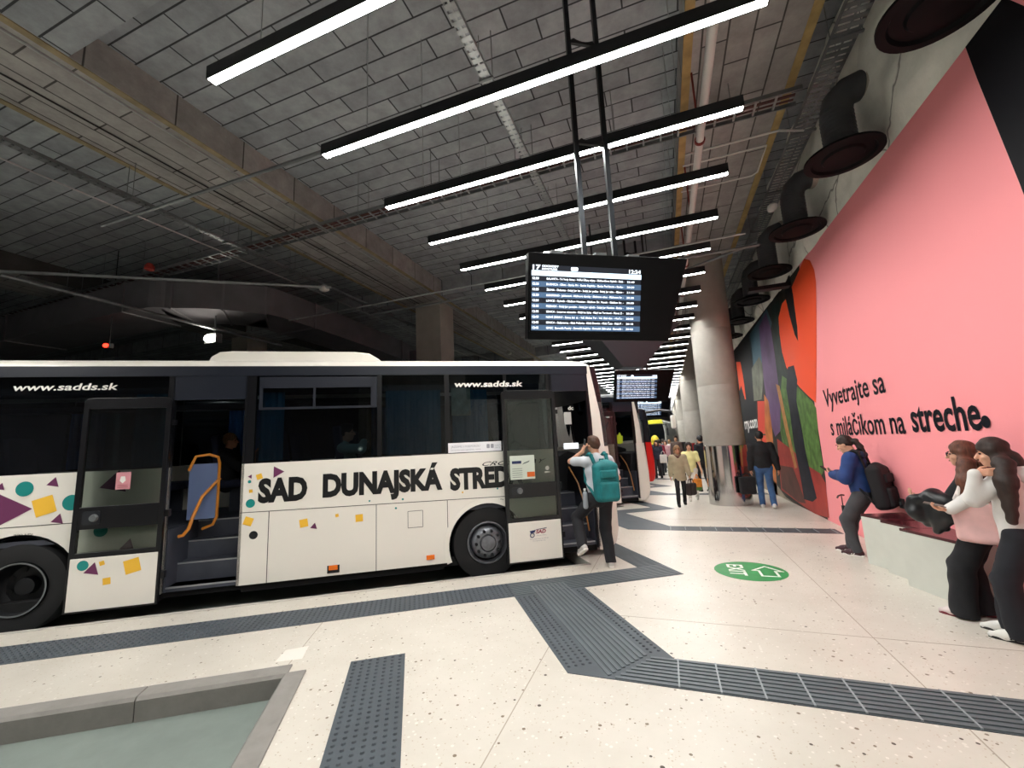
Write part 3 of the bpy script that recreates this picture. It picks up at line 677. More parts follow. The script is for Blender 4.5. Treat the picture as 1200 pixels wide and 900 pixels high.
def board():
    e = empty('departure_board', (0, 0, 0))
    TL = .241; BM = T(-.753, 0, 2.771) @ Rx(TL)       # the panel hangs tilted towards the platform
    BB = lambda mb, nm, m, **k: mb.xf(BM).build(nm, m, e, **k)
    BB(MB().prism([(-.027, -.086), (1.472, -.093), (1.655, .751), (-.027, .732)], .002, .13, 'xz'), 'housing', DB, bevel=.008)
    x0, x1, zt0 = 0, 1.131, .515
    BB(MB().box(x0-.015, x1+.015, -.006, .002, -.015, .631), 'bezel', DB)
    BB(MB().box(x0, x1, -.008, -.004, 0, .616), 'screen', ROWD)
    F = lambda z: frame((0, -.0145, z), (1, 0, 0), (0, 0, 1))
    BB(MB().box(x0, x1, -.011, -.008, zt0, zt0+.048), 'header_bar', ROWH)
    rh = zt0/10
    mb = MB()
    for i in range(1, 10, 2): mb.box(x0, x1, -.011, -.008, zt0-(i+1)*rh, zt0-i*rh)
    BB(mb, 'row_band', ROWB)
    mb = MB(); lettering(mb, '17', F(0), x0+.01, zt0+.056, .044, .075, .02); lettering(mb, 'ODCHODY', F(0), x0+.10, zt0+.080, .020, .165, .02); lettering(mb, 'DEPARTURES', F(0), x0+.10, zt0+.055, .017, .15, .02)
    lettering(mb, '12:24', F(0), x1-.135, zt0+.056, .036, .125, .02)
    mb.prism(rrect(x0+.39, x0+.46, zt0+.056, zt0+.09, .012), -.0145, -.011, 'xz')
    BB(mb, 'heading', SCT)
    mb = MB(); lettering(mb, 'ODCHOD', F(0), x0+.01, zt0+.018, .016, .09); lettering(mb, 'SMER', F(0), x0+.15, zt0+.018, .016, .06); lettering(mb, 'PRÍCHOD', F(0), x1-.15, zt0+.018, .016, .08); BB(mb, 'column_heading', HT)
    mb = MB()
    for i, (a, b_, c) in enumerate(rows):
        z = zt0-i*rh-.036
        lettering(mb, a, F(0), x0+.008, z, .022, .062, .02)
        lettering(mb, b_, F(0), x0+.145, z, .020, .80, .012); lettering(mb, c, F(0), x1-.155, z, .018, .08, .012)
    BB(mb, 'timetable', SCT)
    mb = MB()
    for x in (-.184, .142): mb.box(x-.024, x+.024, -.105, -.065, 3.40, ZS)
    mb.build('hanger_post', mat('black_steel_post', '#2a2d31', .32, .7), e)
    mb = MB()
    for z in (4.75, 5.95, 6.7):
        mb.prism([(-.16, z), (.12, z), (.12, z+.03)]+[(.12-.28*i/8, z+.03+.05*abs(2*i/8-1)**2) for i in range(1, 8)]+[(-.16, z+.03)], -.1, -.07, 'xz')
    mb.build('brace', BLACK, e)
    mb = MB()
    for x in (.2, .65, 1.0): mb.box(x, x+.12, .02, .09, .735, .765)
    BB(mb, 'top_clip', DSTEEL)
    return e
bd = board()
bd.location = (-.47, 4.1, 0); bd.rotation_euler = (0, 0, .5606); tag(bd, 'big departure board hung from two posts in front, reading 17 and 12:24', 'departure board', 'departure boards along the hall')
for (dy, dx, lab) in ((7.2, .02, 'second departure board behind the first, above the second bus'), (15.2, .05, 'third small departure board far down the hall')):
    c = copy_tree(bd); c.location = (-.47+dx, 4.1+dy, 0); tag(c, lab)
# dark tapered ventilation box hanging beyond the first board
hp = onpl(742, 430, (0, 9.2, 0), np.array([0, 1., 0]))
e = empty('ventilation_hood', (hp[0]-.1, 9.2, hp[2]+.18), ANG, 'dark tapered hood hanging just beyond the big departure board', 'hood')
V = [(-1.1, -.35, .75), (1.15, -.35, .75), (1.15, .5, .75), (-1.1, .5, .75), (-.15, -.05, -.18), (.35, -.05, -.18), (.35, .3, -.18), (-.15, .3, -.18)]
MB().add(V, [(0, 1, 2, 3), (7, 6, 5, 4), (0, 4, 5, 1), (1, 5, 6, 2), (2, 6, 7, 3), (3, 7, 4, 0)]).build('casing', mat('hood_grey', '#33363b', .5, .3), e, bevel=.01)
MB().tube([(-.6, .1, .75), (-.6, .1, ZB-hp[2]-.2)], .02, 6).tube([(.7, .1, .75), (.7, .1, ZB-hp[2]-.2)], .02, 6).build('hanger_rod', BLACK, e)
# ------------------------------------------------------------------ buses
BW = mat('bus_white_paint', '#e9e4da', .3, coat=.4)
BBLK = mat('bus_black_trim', '#0c0c10', .28)
RUB = mat('tyre_rubber', '#111113', .75)
RIMD = mat('dark_wheel_rim', '#7a7c82', .38, .6, var=.2, vscale=12)
RIMB = mat('black_wheel_dish', '#15161a', .5, .3)
BINT = mat('bus_interior_grey', '#3c3f4a', .6)
STEPM = mat('step_vinyl', '#4a4d58', .55, var=.1)
NOSE = mat('bright_step_edge', '#b9bcc0', .35, .6)
SEATM = mat('bus_seat_fabric', '#23283f', .8, var=.25, vscale=25)
CURT = mat('teal_curtain', '#1f6f90', .8)
RAILO = mat('orange_handrail', '#d98a2e', .3, coat=.5)
GLS = glass('tinted_bus_glass', '#b4bec4', 1.0)
GDOOR = glass('clear_door_glass', '#d2d8d4', 1.0)
PURP = mat('livery_purple', '#6b2f57', .4); TEAL = mat('livery_teal', '#0f8580', .4); YELL = mat('livery_yellow', '#f3be3c', .4)
SEAM = mat('panel_seam', '#2b2927', .6); INK = mat('black_vinyl_letter', '#0d0d10', .4); WINK = mat('white_vinyl_letter', '#e8e6df', .5)
AMB = mat('amber_marker', '#e8711a', .25)
LZ = lambda s, z, t=-.004: frame((s, t, z), (1, 0, 0), (0, 0, 1))
def wheel(parent, s, r=.5, deep=False, side=0):
    t0 = .03 if side == 0 else 2.47
    e = empty('wheel', (s, t0, r)); e.parent = parent
    sg = 1 if side == 0 else -1
    M = Rx(PI/2) if sg == 1 else Rx(-PI/2)     # lathe z points outwards (-t)
    MB().lathe([(.29, -.27), (.45, -.28), (r-.015, -.25), (r, -.20), (r, -.06), (r-.02, -.01), (.42, .0), (.30, -.015), (.285, -.05)], M, 56, False).build('tyre', RUB, e, smooth=True)
    if not deep:
        MB().lathe([(.285, -.06), (.292, -.005), (.275, .0), (.26, -.02), (.25, -.10), (.235, -.11), (.22, -.02), (.19, .02), (.17, .035), (.12, .04), (.115, .02), (.10, .06), (.05, .07), (.001, .07)][::-1], M, 48, False).build('rim', RIMD, e, smooth=True)
        mb = MB()
        for i in range(10):
            a = 2*PI*i/10; mb.lathe([(.001, .058), (.02, .058), (.022, .02), (.022, .0)], M @ T(.17*math.cos(a), .17*math.sin(a), .015), 8)
        mb.build('wheel_nut', RIMB, e)
    else:
        MB().lathe([(.285, -.05), (.292, .0), (.28, .006), (.268, -.01), (.26, -.14), (.22, -.19), (.10, -.20), (.095, -.12), (.06, -.11), (.001, -.11)][::-1], M, 48, False).build('rim', RIMB, e, smooth=True)
        MB().lathe([(.276, .0), (.292, .002), (.292, .008), (.276, .006)], M, 48, False).build('rim_edge', DSTEEL, e, smooth=True)
        mb = MB()
        for i in range(8):
            a = 2*PI*i/8+.3; mb.lathe([(.032, -.185), (.03, -.18), (.001, -.18)], M @ T(.19*math.cos(a), .19*math.sin(a), 0), 12)
        mb.build('hand_hole', RUB, e)
    return e
def side_poly(s0, s1, z0, z1, archc=None, R=.57):
    """panel outline in (s,z) with a wheel arch cut from the lower edge"""
    if archc is None: return [(s0, z0), (s1, z0), (s1, z1), (s0, z1)]
    zc = .5; h = math.sqrt(max(R*R-(z0-zc)**2, 0)); out = [(s0, z0)] if archc-h > s0 else []
    a0 = math.atan2(z0-zc, -h); 
    n = 24; th0 = PI-math.asin((z0-zc)/R); th1 = math.asin((z0-zc)/R)
    for i in range(n+1):
        th = th0+(th1-th0)*i/n; x = archc+R*math.cos(th)
        if s0 <= x <= s1: out.append((x, zc+R*math.sin(th)))
    if archc+h < s1: out.append((s1, z0))
    elif archc+R > s1:
        out.append((s1, zc+math.sqrt(R*R-(s1-archc)**2)))
    return out+[(s1, z1), (s0, z1)]
def door_leaf(parent, c, name='door'):
    """c: four corners (bl, br, tr, tl) of the leaf in (s,z); one leaf hung outside the body"""
    e = empty(name, (0, -.14, 0)); e.parent = parent
    (s0, z0), (s1, z1) = (c[0][0], c[0][1]), (c[2][0], c[2][1]); w = s1-s0
    f = MB(); b = .055; zl0, zl1, zu0 = .86, 1.12, 1.37
    if c[4] == 'front': zl0, zl1, zu0 = .82, 1.10, 1.30
    zp = .20+.02
    f.box(s0, s0+b, 0, .045, z0, z1-.06).box(s1-b, s1, 0, .045, z0, z1-.06)
    f.prism(arc(s1-.07, z1-.07, .07, 0, PI/2, 5)+arc(s0+.07, z1-.07, .07, PI/2, PI, 5)+[(s0, z1-.13), (s1, z1-.13)], 0, .045, 'xz')
    f.box(s0+b, s1-b, 0, .045, zl1, zu0); f.box(s0+b, s1-b, 0, .045, zl0-.06, zl0); f.box(s0+b, s1-b, 0, .045, z0, z0+.02)
    f.build('door_frame', BBLK, e, bevel=.004)
    MB().box(s0+b, s1-b, .018, .024, zu0, z1-.13).build('upper_pane', GDOOR, e)
    MB().box(s0+b, s1-b, .018, .024, zl0, zl1).build('lower_pane', GDOOR, e)
    MB().box(s0+.025, s1-.025, -.006, .03, z0+.02, zl0-.055).build('lower_panel', BW, e, bevel=.004)
    hb = MB(); hx = s0+.10; hb.prism(rrect(hx, hx+.17, zl1+.05, zu0-.05, .02), -.01, 0, 'xz'); hb.build('handle_plate', mat('handle_plate', '#1c1e24', .4), e)
    MB().lathe([(.001, .03), (.035, .03), (.045, 0)], T(hx+.115, -.008, (zl1+zu0)/2) @ Rx(PI/2), 16).build('handle', DSTEEL, e, smooth=True)
    ar = MB().box(s1-.02, s1+.04, .02, .08, .5, .58).box(s1-.02, s1+.04, .02, .08, 1.2, 1.28).box(s1-.02, s1+.04, .02, .08, 2.3, 2.36)
    ar.build('hinge_arm', BBLK, e)
    return e
def curtain(parent, s0, s1, z0, z1, t=.12, m=None):
    mb = MB(); n = int((s1-s0)/.012); vs = []; fs = []
    for i in range(n+1):
        s = s0+(s1-s0)*i/n; y = t+.022*math.sin(i*.95)+.008*math.sin(i*2.3)
        vs += [(s, y, z0), (s, y+.006*math.sin(i), (z0+z1)/2), (s, y*.5+t*.5, z1)]
    for i in range(n):
        for j in (0, 1): fs.append((i*3+j, i*3+3+j, i*3+4+j, i*3+1+j))
    return mb.add(vs, fs).build('curtain', m or CURT, parent, smooth='all')
def seat(parent, s, t, zf):
    e = empty('seat', (s, t, zf)); e.parent = parent
    MB().box(-.24, .22, -.21, .21, .38, .50).build('cushion', SEATM, e, bevel=.03)
    M = Ry(-.14); MB().prism(rrect(-.21, .21, .0, .78, .09), -.05, .05, 'yz', T(-.22, 0, .45) @ M).build('backrest', SEATM, e, bevel=.02)
    MB().box(-.12, .1, -.03, .03, 0, .38).build('pedestal', BINT, e)
    return e
def steps(parent, s0, s1, n, zf, z0=.34):
    mb = MB(); ed = MB(); rise = (zf-z0)/n
    for i in range(n+1):
        t0 = .06+.24*i; z = z0+rise*i
        mb.box(s0, s1, t0, t0+.26 if i < n else 1.0, z-.05 if i == 0 else z-rise, z)
        ed.box(s0, s1, t0-.004, t0+.02, z-.012, z+.004)
    a = mb.build('step', STEPM, parent); b = ed.build('step_edge', NOSE, parent)
    MB().box(s0-.03, s0, .05, 1.0, z0-.05, zf).box(s1, s1+.03, .05, 1.0, z0-.05, zf).build('step_wall', BINT, parent)
def bus(name, loc, label, nose=3.87, detail=True, paint=None, roofm=None, rear=-8.2, lowm=None):
    W = 2.5
    paint = paint or BW; roofm = roofm or paint
    e = empty(name, loc, ANG, label, 'bus')
    dn = nose-3.87
    zs, zw, zh, zr = .29, 1.775, 2.93, 3.06
    AF, AR = 1.9+dn, -3.5
    # near side lower panels
    mid = (-2.07, -1.27)
    p = MB()
    p.prism(side_poly(rear, mid[0], zs, zw, AR, .60), 0, .04, 'xz')
    q = side_poly(mid[1], 2.95+dn, zs, zw, AF, .55)
    p.prism(q, 0, .04, 'xz')
    p.build('side_panel', paint, e)
    # front corner panel, white pillar and nose
    ns = [(0, .30, 3.83), (0, .5, 3.87), (0, 1.0, 3.87), (0, 1.4, 3.84), (0, 1.775, 3.80)]
    lv = [(.24, -.14), (.32, -.05), (.5, 0), (1.0, 0), (1.4, -.03), (1.775, -.07)]
    def loop(z, off, back, inset=0):
        s1 = nose+off; R = .28
        pts = [(back, 0+inset), (s1-.02, 0+inset)]
        pts += [(s1-.02+.14*math.sin(a)+0, .16-.16*math.cos(a)+inset) for a in [PI/2*i/5 for i in range(1, 6)]]
        pts += [(s1+.16+.10*math.sin(PI*i/10), .16+(W-.32)*i/10) for i in range(1, 10)]
        pts += [(2*0+x, W-y) for x, y in reversed(pts[:7])]
        return [(x, y, z) for x, y in pts]
    def skin(levels, back, nm, m):
        mb = MB(); vs = []; L = None
        for z, off in levels:
            l = loop(z, off, back); L = len(l); vs += l
        fs = []
        for i in range(len(levels)-1):
            for k in range(L-1): fs.append((i*L+k, i*L+k+1, (i+1)*L+k+1, (i+1)*L+k))
        mb.add(vs, fs); return mb.build(nm, m, e, smooth=True)
    skin(lv, 3.60+dn, 'front_panel', lowm or paint)
    skin([(1.775, -.07), (2.3, -.10), (2.62, -.13)], 3.64+dn, 'windscreen', GLS)
    skin([(2.62, -.13), (2.9, -.16), (3.06, -.20)], 3.60+dn, 'front_header', BBLK)
    pl = MB()
    for t0, t1 in ((-.004, .05), (W-.05, W+.004)):
        pl.prism([(3.63+dn, 1.77), (3.80+dn, 1.77), (3.765+dn, 2.3), (3.66+dn, 2.93), (3.64+dn, 3.06), (3.585+dn, 3.06), (3.60+dn, 2.62), (3.62+dn, 2.2)], t0, t1, 'xz')
    pl.build('front_pillar', paint, e)
    # roof, extruded along the bus with a rounded front end
    prof = [(0, zr), (.015, 3.10), (.06, 3.145), (.15, 3.165), (.5, 3.20), (W/2, 3.215)]; prof = prof+[(W-t, z) for t, z in reversed(prof[:-1])]
    mb = MB(); vs = []; fs = []; L = len(prof)
    st = [(rear, 1), (3.35+dn, 1), (3.52+dn, .9), (3.62+dn, .55), (3.66+dn, 0)]
    for s, k in st: vs += [(s, t, zr+(z-zr)*k) for t, z in prof]
    for i in range(len(st)-1):
        for k in range(L-1): fs.append((i*L+k, (i+1)*L+k, (i+1)*L+k+1, i*L+k+1))
    fs.append(tuple(range(L))); mb.add(vs, fs); mb.box(rear, 3.62+dn, .05, W-.05, zr-.03, zr)
    mb.build('roof', roofm, e, smooth=True)
    # upper band: header, pillars, far side
    hb = MB(); hb.box(rear, 3.60+dn, -.006, .05, zh, zr)
    hb.box(mid[0]-.02, mid[1]+.02, 0, .05, 2.62, zh); hb.box(2.95+dn, 3.62+dn, 0, .05, 2.66, zh)
    hb.build('header_band', mat('bus_dark_band', '#1b1f29', .3), e)
    for s, w in ((rear, .1), (-5.2, .08), (-2.15, .08), (-1.27, .13), (.395, .06), (1.335, .07), (2.22+dn, .05), (2.90+dn, .06), (3.56+dn, .06)): MB().box(s, s+w, .008, .05, zw, zh).build('window_pillar', BBLK, e)
    for x0, x1 in ((mid[0]-.05, mid[0]), (mid[1], mid[1]+.03), (2.95+dn, 2.99+dn), (3.58+dn, 3.62+dn)): MB().box(x0, x1, 0, .06, zs, zh).build('door_post', BBLK, e)
    for s0, s1 in ((rear+.1, -5.2), (-5.12, -2.15), (-1.14, .395), (.455, 1.335), (1.405, 2.22+dn), (2.27+dn, 2.90+dn)):
        MB().box(s0, s1, .004, .010, zw, zh).build('window', GLS, e)
    # hopper window frame
    w = MB(); s0, s1, z0, z1 = -1.08, .36, 2.50, 2.79
    w.box(s0, s1, -.008, .004, z1-.03, z1+.12).box(s0, s1, -.008, .004, z0-.03, z0).box(s0-.02, s0+.02, -.008, .004, z0-.03, z1+.12).box(s1-.05, s1+.03, -.008, .004, z0-.03, z1+.12).box(-.44, -.41, -.008, .004, z0, z1)
    w.build('hopper_frame', mat('hopper_frame', '#23262f', .3), e)
    fb = MB(); fb.box(rear, 3.6+dn, W-.04, W, zs, zw).box(rear, 3.6+dn, W-.05, W, zh, zr).box(rear, rear+.05, 0, W, .4, zr)
    fb.build('far_side_panel', paint, e)
    for s in (rear, -6.4, -4.8, -3.2, -1.6, 0, 1.4, 2.6, 3.5): MB().box(s, s+.09, W-.05, W, zw, zh).build('far_pillar', BBLK, e)
    MB().box(rear, 3.6+dn, W-.02, W-.012, zw, zh).build('far_window', GLS, e)
    # inside
    ZFl = 1.02
    ib = MB()
    ib.box(rear, mid[0]-.05, .05, W-.05, ZFl-.06, ZFl).box(mid[1]+.05, 2.9+dn, .05, W-.05, ZFl-.06, ZFl).box(mid[0]-.05, mid[1]+.05, 1.0, W-.05, ZFl-.06, ZFl).box(2.9+dn, 3.7+dn, 1.0, W-.05, ZFl-.06, ZFl)
    ib.build('interior_floor', BINT, e)
    MB().box(rear, 3.5+dn, .06, W-.06, zr-.06, zr-.035).build('interior_ceiling', mat('interior_ceiling', '#55575c', .7), e)
    MB().box(rear, 3.4+dn, .12, .42, 2.72, 2.80).box(rear, 3.4+dn, W-.42, W-.12, 2.72, 2.80).build('luggage_rack', BINT, e)
    steps(e, mid[0]+.02, mid[1]-.02, 3, ZFl); steps(e, 3.02+dn, 3.56+dn, 3, ZFl, .36)
    # chassis
    MB().box(rear, 3.6+dn, .1, W-.1, .22, .34).box(AR+.62, mid[0]-.04, .05, W-.05, .20, ZFl-.1).box(mid[1]+.04, AF-.62, .05, W-.05, .20, ZFl-.1).box(mid[0]-.04, mid[1]+.04, 1.02, W-.05, .20, ZFl-.1).build('underbody', mat('underbody_black', '#060607', .9), e)
    wh = MB()
    for c in (AF, AR):
        a = [(c+.57*math.cos(PI*i/16), .5+.57*math.sin(PI*i/16)) for i in range(17)]
        for i in range(16): wh.add([(a[i][0], .02, a[i][1]), (a[i+1][0], .02, a[i+1][1]), (a[i+1][0], .6, a[i+1][1]), (a[i][0], .6, a[i][1])], [(0, 1, 2, 3)])
        wh.box(c-.57, c+.57, .42, .45, .3, 1.0)
    wh.build('wheel_housing', mat('housing_black', '#08080a', .9), e)
    wheel(e, AF); wheel(e, AR, deep=True); wheel(e, AF, side=1); wheel(e, AR, side=1)
    # wheel arch flare in front
    a = [(AF+.62*math.cos(th), .5+.62*math.sin(th)) for th in [PI*1.12-PI*1.24*i/26 for i in range(27)]]; b = [(AF+.55*math.cos(th), .5+.55*math.sin(th)) for th in [PI*1.12-PI*1.24*i/26 for i in range(27)]]
    fm = MB(); vs = []
    for (x, z), (x2, z2) in zip(a, b): vs += [(x, -.002, z), (x, -.012, z), (x2, -.016, z2), (x2, .03, z2)]
    fs = []
    for i in range(26):
        for k in range(3): fs.append((i*4+k, i*4+k+1, (i+1)*4+k+1, (i+1)*4+k))
    fm.add(vs, fs); fm.build('arch_flare', paint, e, smooth=True)
    # doors, parked outside the body behind their openings
    dr = door_leaf(e, [(-2.93, .22), (-2.03, .22), (-2.03, 2.645), (-2.93, 2.645), 'mid'])
    df = door_leaf(e, [(2.15+dn, .21), (2.98+dn, .21), (2.98+dn, 2.66), (2.15+dn, 2.66), 'front'])
    # handrails
    hr = MB(); hr.tube([(-2.02, .36, 1.72), (-1.95, .36, 1.90), (-1.80, .38, 1.92), (-1.70, .40, 1.88), (-1.68, .40, 1.8), (-1.68, .40, 1.1), (-1.72, .40, 1.0), (-1.85, .42, .95)], .018, 8)
    hr.tube([(-1.98, .12, .92), (-1.93, .12, .93), (-1.88, .13, 1.0), (-1.85, .16, 1.15), (-1.80, .25, 1.38), (-1.70, .38, 1.55), (-1.66, .40, 1.60)], .02, 8)
    hr.build('handrail', RAILO, e, smooth=True)
    hr = MB().tube([(-1.27, .9, 1.98), (-1.38, .9, 1.98), (-1.42, .9, 1.93), (-1.42, .9, 1.15), (-1.52, .9, 1.03)], .014, 8)
    hr.tube([(3.12+dn, .5, 1.0), (3.10+dn, .42, 1.25), (3.05+dn, .32, 1.42), (3.02+dn, .22, 1.45)], .014, 8).tube([(3.5+dn, .12, .5), (3.5+dn, .25, .9), (3.48+dn, .4, 1.2), (3.42+dn, .62, 1.45)], .014, 8)
    hr.build('handrail', mat('brown_handrail', '#a8703a', .35), e, smooth=True)
    MB().box(-2.03, -1.70, .40, .43, 1.08, 1.80).build('door_screen', mat('blue_grey_screen', '#6d7da6', .5), e)
    # dashboard, driver seat
    MB().prism([(3.35+dn, 1.0), (3.95+dn, 1.0), (3.92+dn, 1.62), (3.6+dn, 1.72), (3.40+dn, 1.62)], 1.15, W-.15, 'xz').build('dashboard', mat('dash_black', '#15151a', .6), e, bevel=.02)
    MB().prism([(3.55+dn, 1.0), (3.95+dn, 1.0), (3.92+dn, 1.55), (3.6+dn, 1.5)], .3, 1.15, 'xz').build('dash_side', mat('dash_black', '#15151a', .6), e, bevel=.02)
    seat(e, 2.75+dn, 1.85, ZFl+.1)
    for s in (-6.6, -5.7, -4.8, -3.9):
        for t in (.35, .82): seat(e, s, t, ZFl)
    for s in (-.75, .15, 1.05, 1.85):
        for t in (.36, .82): seat(e, s, t, ZFl)
    for s in (-6.5, -5.6, -3.0, -1.9, -.75, .15, 1.05):
        for t in (1.72, 2.16): seat(e, s, t, ZFl)
    for s0, s1 in ((-1.12, -.82), (.50, 1.28), (1.45, 1.98)): curtain(e, s0, s1, 1.80, 2.72)
    for s0, s1 in ((-4.95, -4.6), (-2.55, -2.2)): curtain(e, s0, s1, 1.80, 2.72)
    for s0, s1 in ((-2.35, -1.62), (.1, .4), (-4.7, -4.2)): curtain(e, s0, s1, 1.80, 2.72, W-.12, mat('blue_curtain', '#3f74b5', .8))
    # roof box
    r = MB(); s0, s1 = -1.86, .40
    prof2 = [(s0, 3.17), (s0+.04, 3.26), (s0+.14, 3.325), (s0+.3, 3.34), (s1-.35, 3.34), (s1-.15, 3.32), (s1-.02, 3.24), (s1+.06, 3.17)]
    r.prism(prof2, .30, W-.3, 'xz'); r.build('roof_unit', roofm, e, bevel=.02)
    # side seams
    sm = MB()
    def seam(p, q, w=.004):
        d = Vector((q[0]-p[0], q[1]-p[1])).normalized(); n = Vector((-d.y, d.x))*w
        sm.prism([(p[0]-n.x, p[1]-n.y), (q[0]-n.x, q[1]-n.y), (q[0]+n.x, q[1]+n.y), (p[0]+n.x, p[1]+n.y)], -.002, .001, 'xz')
    seam((-1.26, 1.165), (2.93+dn, 1.115)); seam((rear, 1.19), (-2.1, 1.19))
    for s in (-.93, .385, 1.34): seam((s, zs), (s, 1.16-.0125*(s+1.26)))
    for p, q in (((.80, 1.02), (1.0, 1.02)), ((1.0, 1.02), (1.0, .80)), ((1.0, .80), (.80, .80)), ((.80, .80), (.80, 1.02))): seam(p, q, .003)
    sm.build('panel_seam', SEAM, e)
    am = MB()
    x, z = bp(396, 666); am.box(x-.13, x+.02, -.006, 0, z-.05, z+.045); am.build('marker_base', BBLK, e)
    x, z = bp(391, 665); x2, z2 = bp(505, 653)
    MB().box(x-.06, x+.05, -.012, -.004, z-.03, z+.03).box(x2-.06, x2+.05, -.014, 0, z2-.03, z2+.03).build('side_marker', AMB, e, bevel=.004)
    MB().lathe([(.05, 0), (.055, -.012)], T(-1.10, -.001, .88) @ Rx(PI/2), 20).build('lock_cap', BLACK, e) if detail else None
    return e, dr, df
# ---- first bus
b1loc = K0-NV*BUSD; b1loc = (float(b1loc[0]), float(b1loc[1]), ROADZ)
B1, D1, D2 = bus('bus', b1loc, 'white bus parked in the near bay with large black town lettering along its side')
def deco(parent, kind, px, size, m, rot=0, t=None, tl=0, store={}):
    s, z = bp(px[0], px[1], tl); y = (-.0035 if t is None else t)
    if kind == 'disc': P = [(s+size*math.cos(2*PI*i/24), z+size*math.sin(2*PI*i/24)) for i in range(24)]
    elif kind == 'sq': P = [(s+size*1.414*math.cos(rot+PI/4+PI/2*i), z+size*1.414*math.sin(rot+PI/4+PI/2*i)) for i in range(4)]
    else: P = [(s+size*math.cos(rot+2*PI/3*i), z+size*math.sin(rot+2*PI/3*i)) for i in range(3)]
    store.setdefault((parent.name, m.name), (parent, m, MB()))[2].prism(P, y, y+.002, 'xz'); return store
ds = {}
D = lambda k, px, sz, m, rot=0: deco(B1, k, px, sz, m, rot, store=ds)
D('disc', (29, 573), .085, TEAL); D('sq', (52, 593), .10, YELL, .3); D('tri', (63, 566), .07, PURP, 1.35); D('tri', (10, 598), .22, PURP, 0); D('tri', (68, 609), .07, PURP, 1.35); D('disc', (84, 589), .09, TEAL); D('tri', (1, 571), .05, PURP, 1.35)
D('tri', (325, 553), .085, PURP, 0); D('tri', (293.5, 558.5), .03, PURP, PI); D('sq', (304, 558.5), .034, YELL, .3); D('disc', (292.5, 564.5), .02, TEAL); D('sq', (294, 575.5), .02, YELL, .1); D('disc', (293.5, 590), .053, TEAL); D('sq', (291, 611), .05, YELL, -.35)
D('sq', (356, 613), .05, YELL, .15); D('tri', (368, 617), .05, PURP, 1.35); D('sq', (395, 604), .02, YELL, .2); D('sq', (421, 607), .047, YELL, .05); D('disc', (433, 587), .012, TEAL); D('disc', (472, 585), .014, TEAL); D('disc', (464, 595.5), .014, TEAL); D('disc', (542, 577), .012, YELL); D('disc', (583, 572.5), .013, TEAL)
D('tri', (135, 566), .16, PURP, 1.35); D('sq', (152, 600), .07, YELL, .2); D('disc', (118, 622), .07, TEAL); D('tri', (150, 640), .09, PURP, 1.35)
for (pn, mn), (p, m_, mb) in ds.items(): mb.build('livery_shapes', m_, p)
ds2 = {}
def DD(k, px, sz, m, rot=0): deco(D1, k, px, sz, m, rot, t=-.0085, tl=-.146, store=ds2)
DD('disc', (97, 663), .055, TEAL); DD('tri', (108, 668), .085, PURP, 1.35); DD('sq', (119.5, 660), .024, YELL, .3); DD('sq', (125, 681), .037, YELL, .1); DD('sq', (155, 663), .077, YELL, .25)
for k_, (p, m_, mb) in ds2.items(): mb.build('livery_shapes', m_, p)
# lettering
mb = MB()
for s_, x0, x1, y0, y1 in (('SAD', 302, 360, 588, 583), ('DUNAJSKÁ', 378, 518.5, 581.5, 573)):
    a = bp(x0, y0); b = bp(x1, y1); lettering(mb, s_, LZ(a[0], a[1]), 0, 0, .285, b[0]-a[0], .055)
a = bp(527.5, 572.5); b = bp(598, 570)
lettering(mb, 'STREDA', LZ(a[0], a[1]-.01), 0, 0, .285, (b[0]-a[0])*1.235, .055)
mb.build('lettering', INK, B1)
mb = MB()
a = bp(15, 458); b = bp(138, 457); lettering(mb, 'www.sadds.sk', LZ(a[0], a[1], -.002), 0, 0, .085, b[0]-a[0], .02, .15)
a = bp(532.5, 453.5); b = bp(612.5, 453.5); lettering(mb, 'www.sadds.sk', LZ(a[0], a[1], -.002), 0, 0, .085, b[0]-a[0], .03, .12)
mb.build('web_address', WINK, B1)
mb = MB(); a = bp(565, 546); lettering(mb, 'CROSSWAY', LZ(a[0], a[1]), 0, 0, .06, .98, .004, .5); mb.build('model_lettering', INK, B1)
mb = MB(); lettering(mb, '900 kPa', LZ(-3.55, 1.09), 0, 0, .022, .18); lettering(mb, '900 kPa', LZ(1.98, 1.075), 0, 0, .022, .17); mb.build('pressure_lettering', INK, B1)
# long notice under the window
nt_ = empty('notice_strip', (0, 0, 0)); nt_.parent = B1
MB().box(1.37, 2.15, -.006, -.001, 1.785, 1.925).build('board', mat('notice_white', '#e9e9ec', .4), nt_)
mb = MB(); GI = mat('pale_grey_ink', '#9a9aa2', .5)
lettering(mb, 'JAZDÍME S PODPOROU', LZ(1.41, 1.855, -.0075), 0, 0, .032, .42); lettering(mb, 'Európskeho fondu regionálneho rozvoja', LZ(1.41, 1.815, -.0075), 0, 0, .02, .43)
for x in (1.93, 1.99): mb.prism(rrect(x, x+.045, 1.83, 1.89, .01), -.008, -.007, 'xz')
lettering(mb, 'MINISTERSTVO', LZ(2.0, 1.855, -.0075), 0.05, 0, .022, .09); lettering(mb, 'DOPRAVY SR', LZ(2.0, 1.825, -.0075), 0.05, 0, .02, .08); mb.build('lettering', GI, nt_)
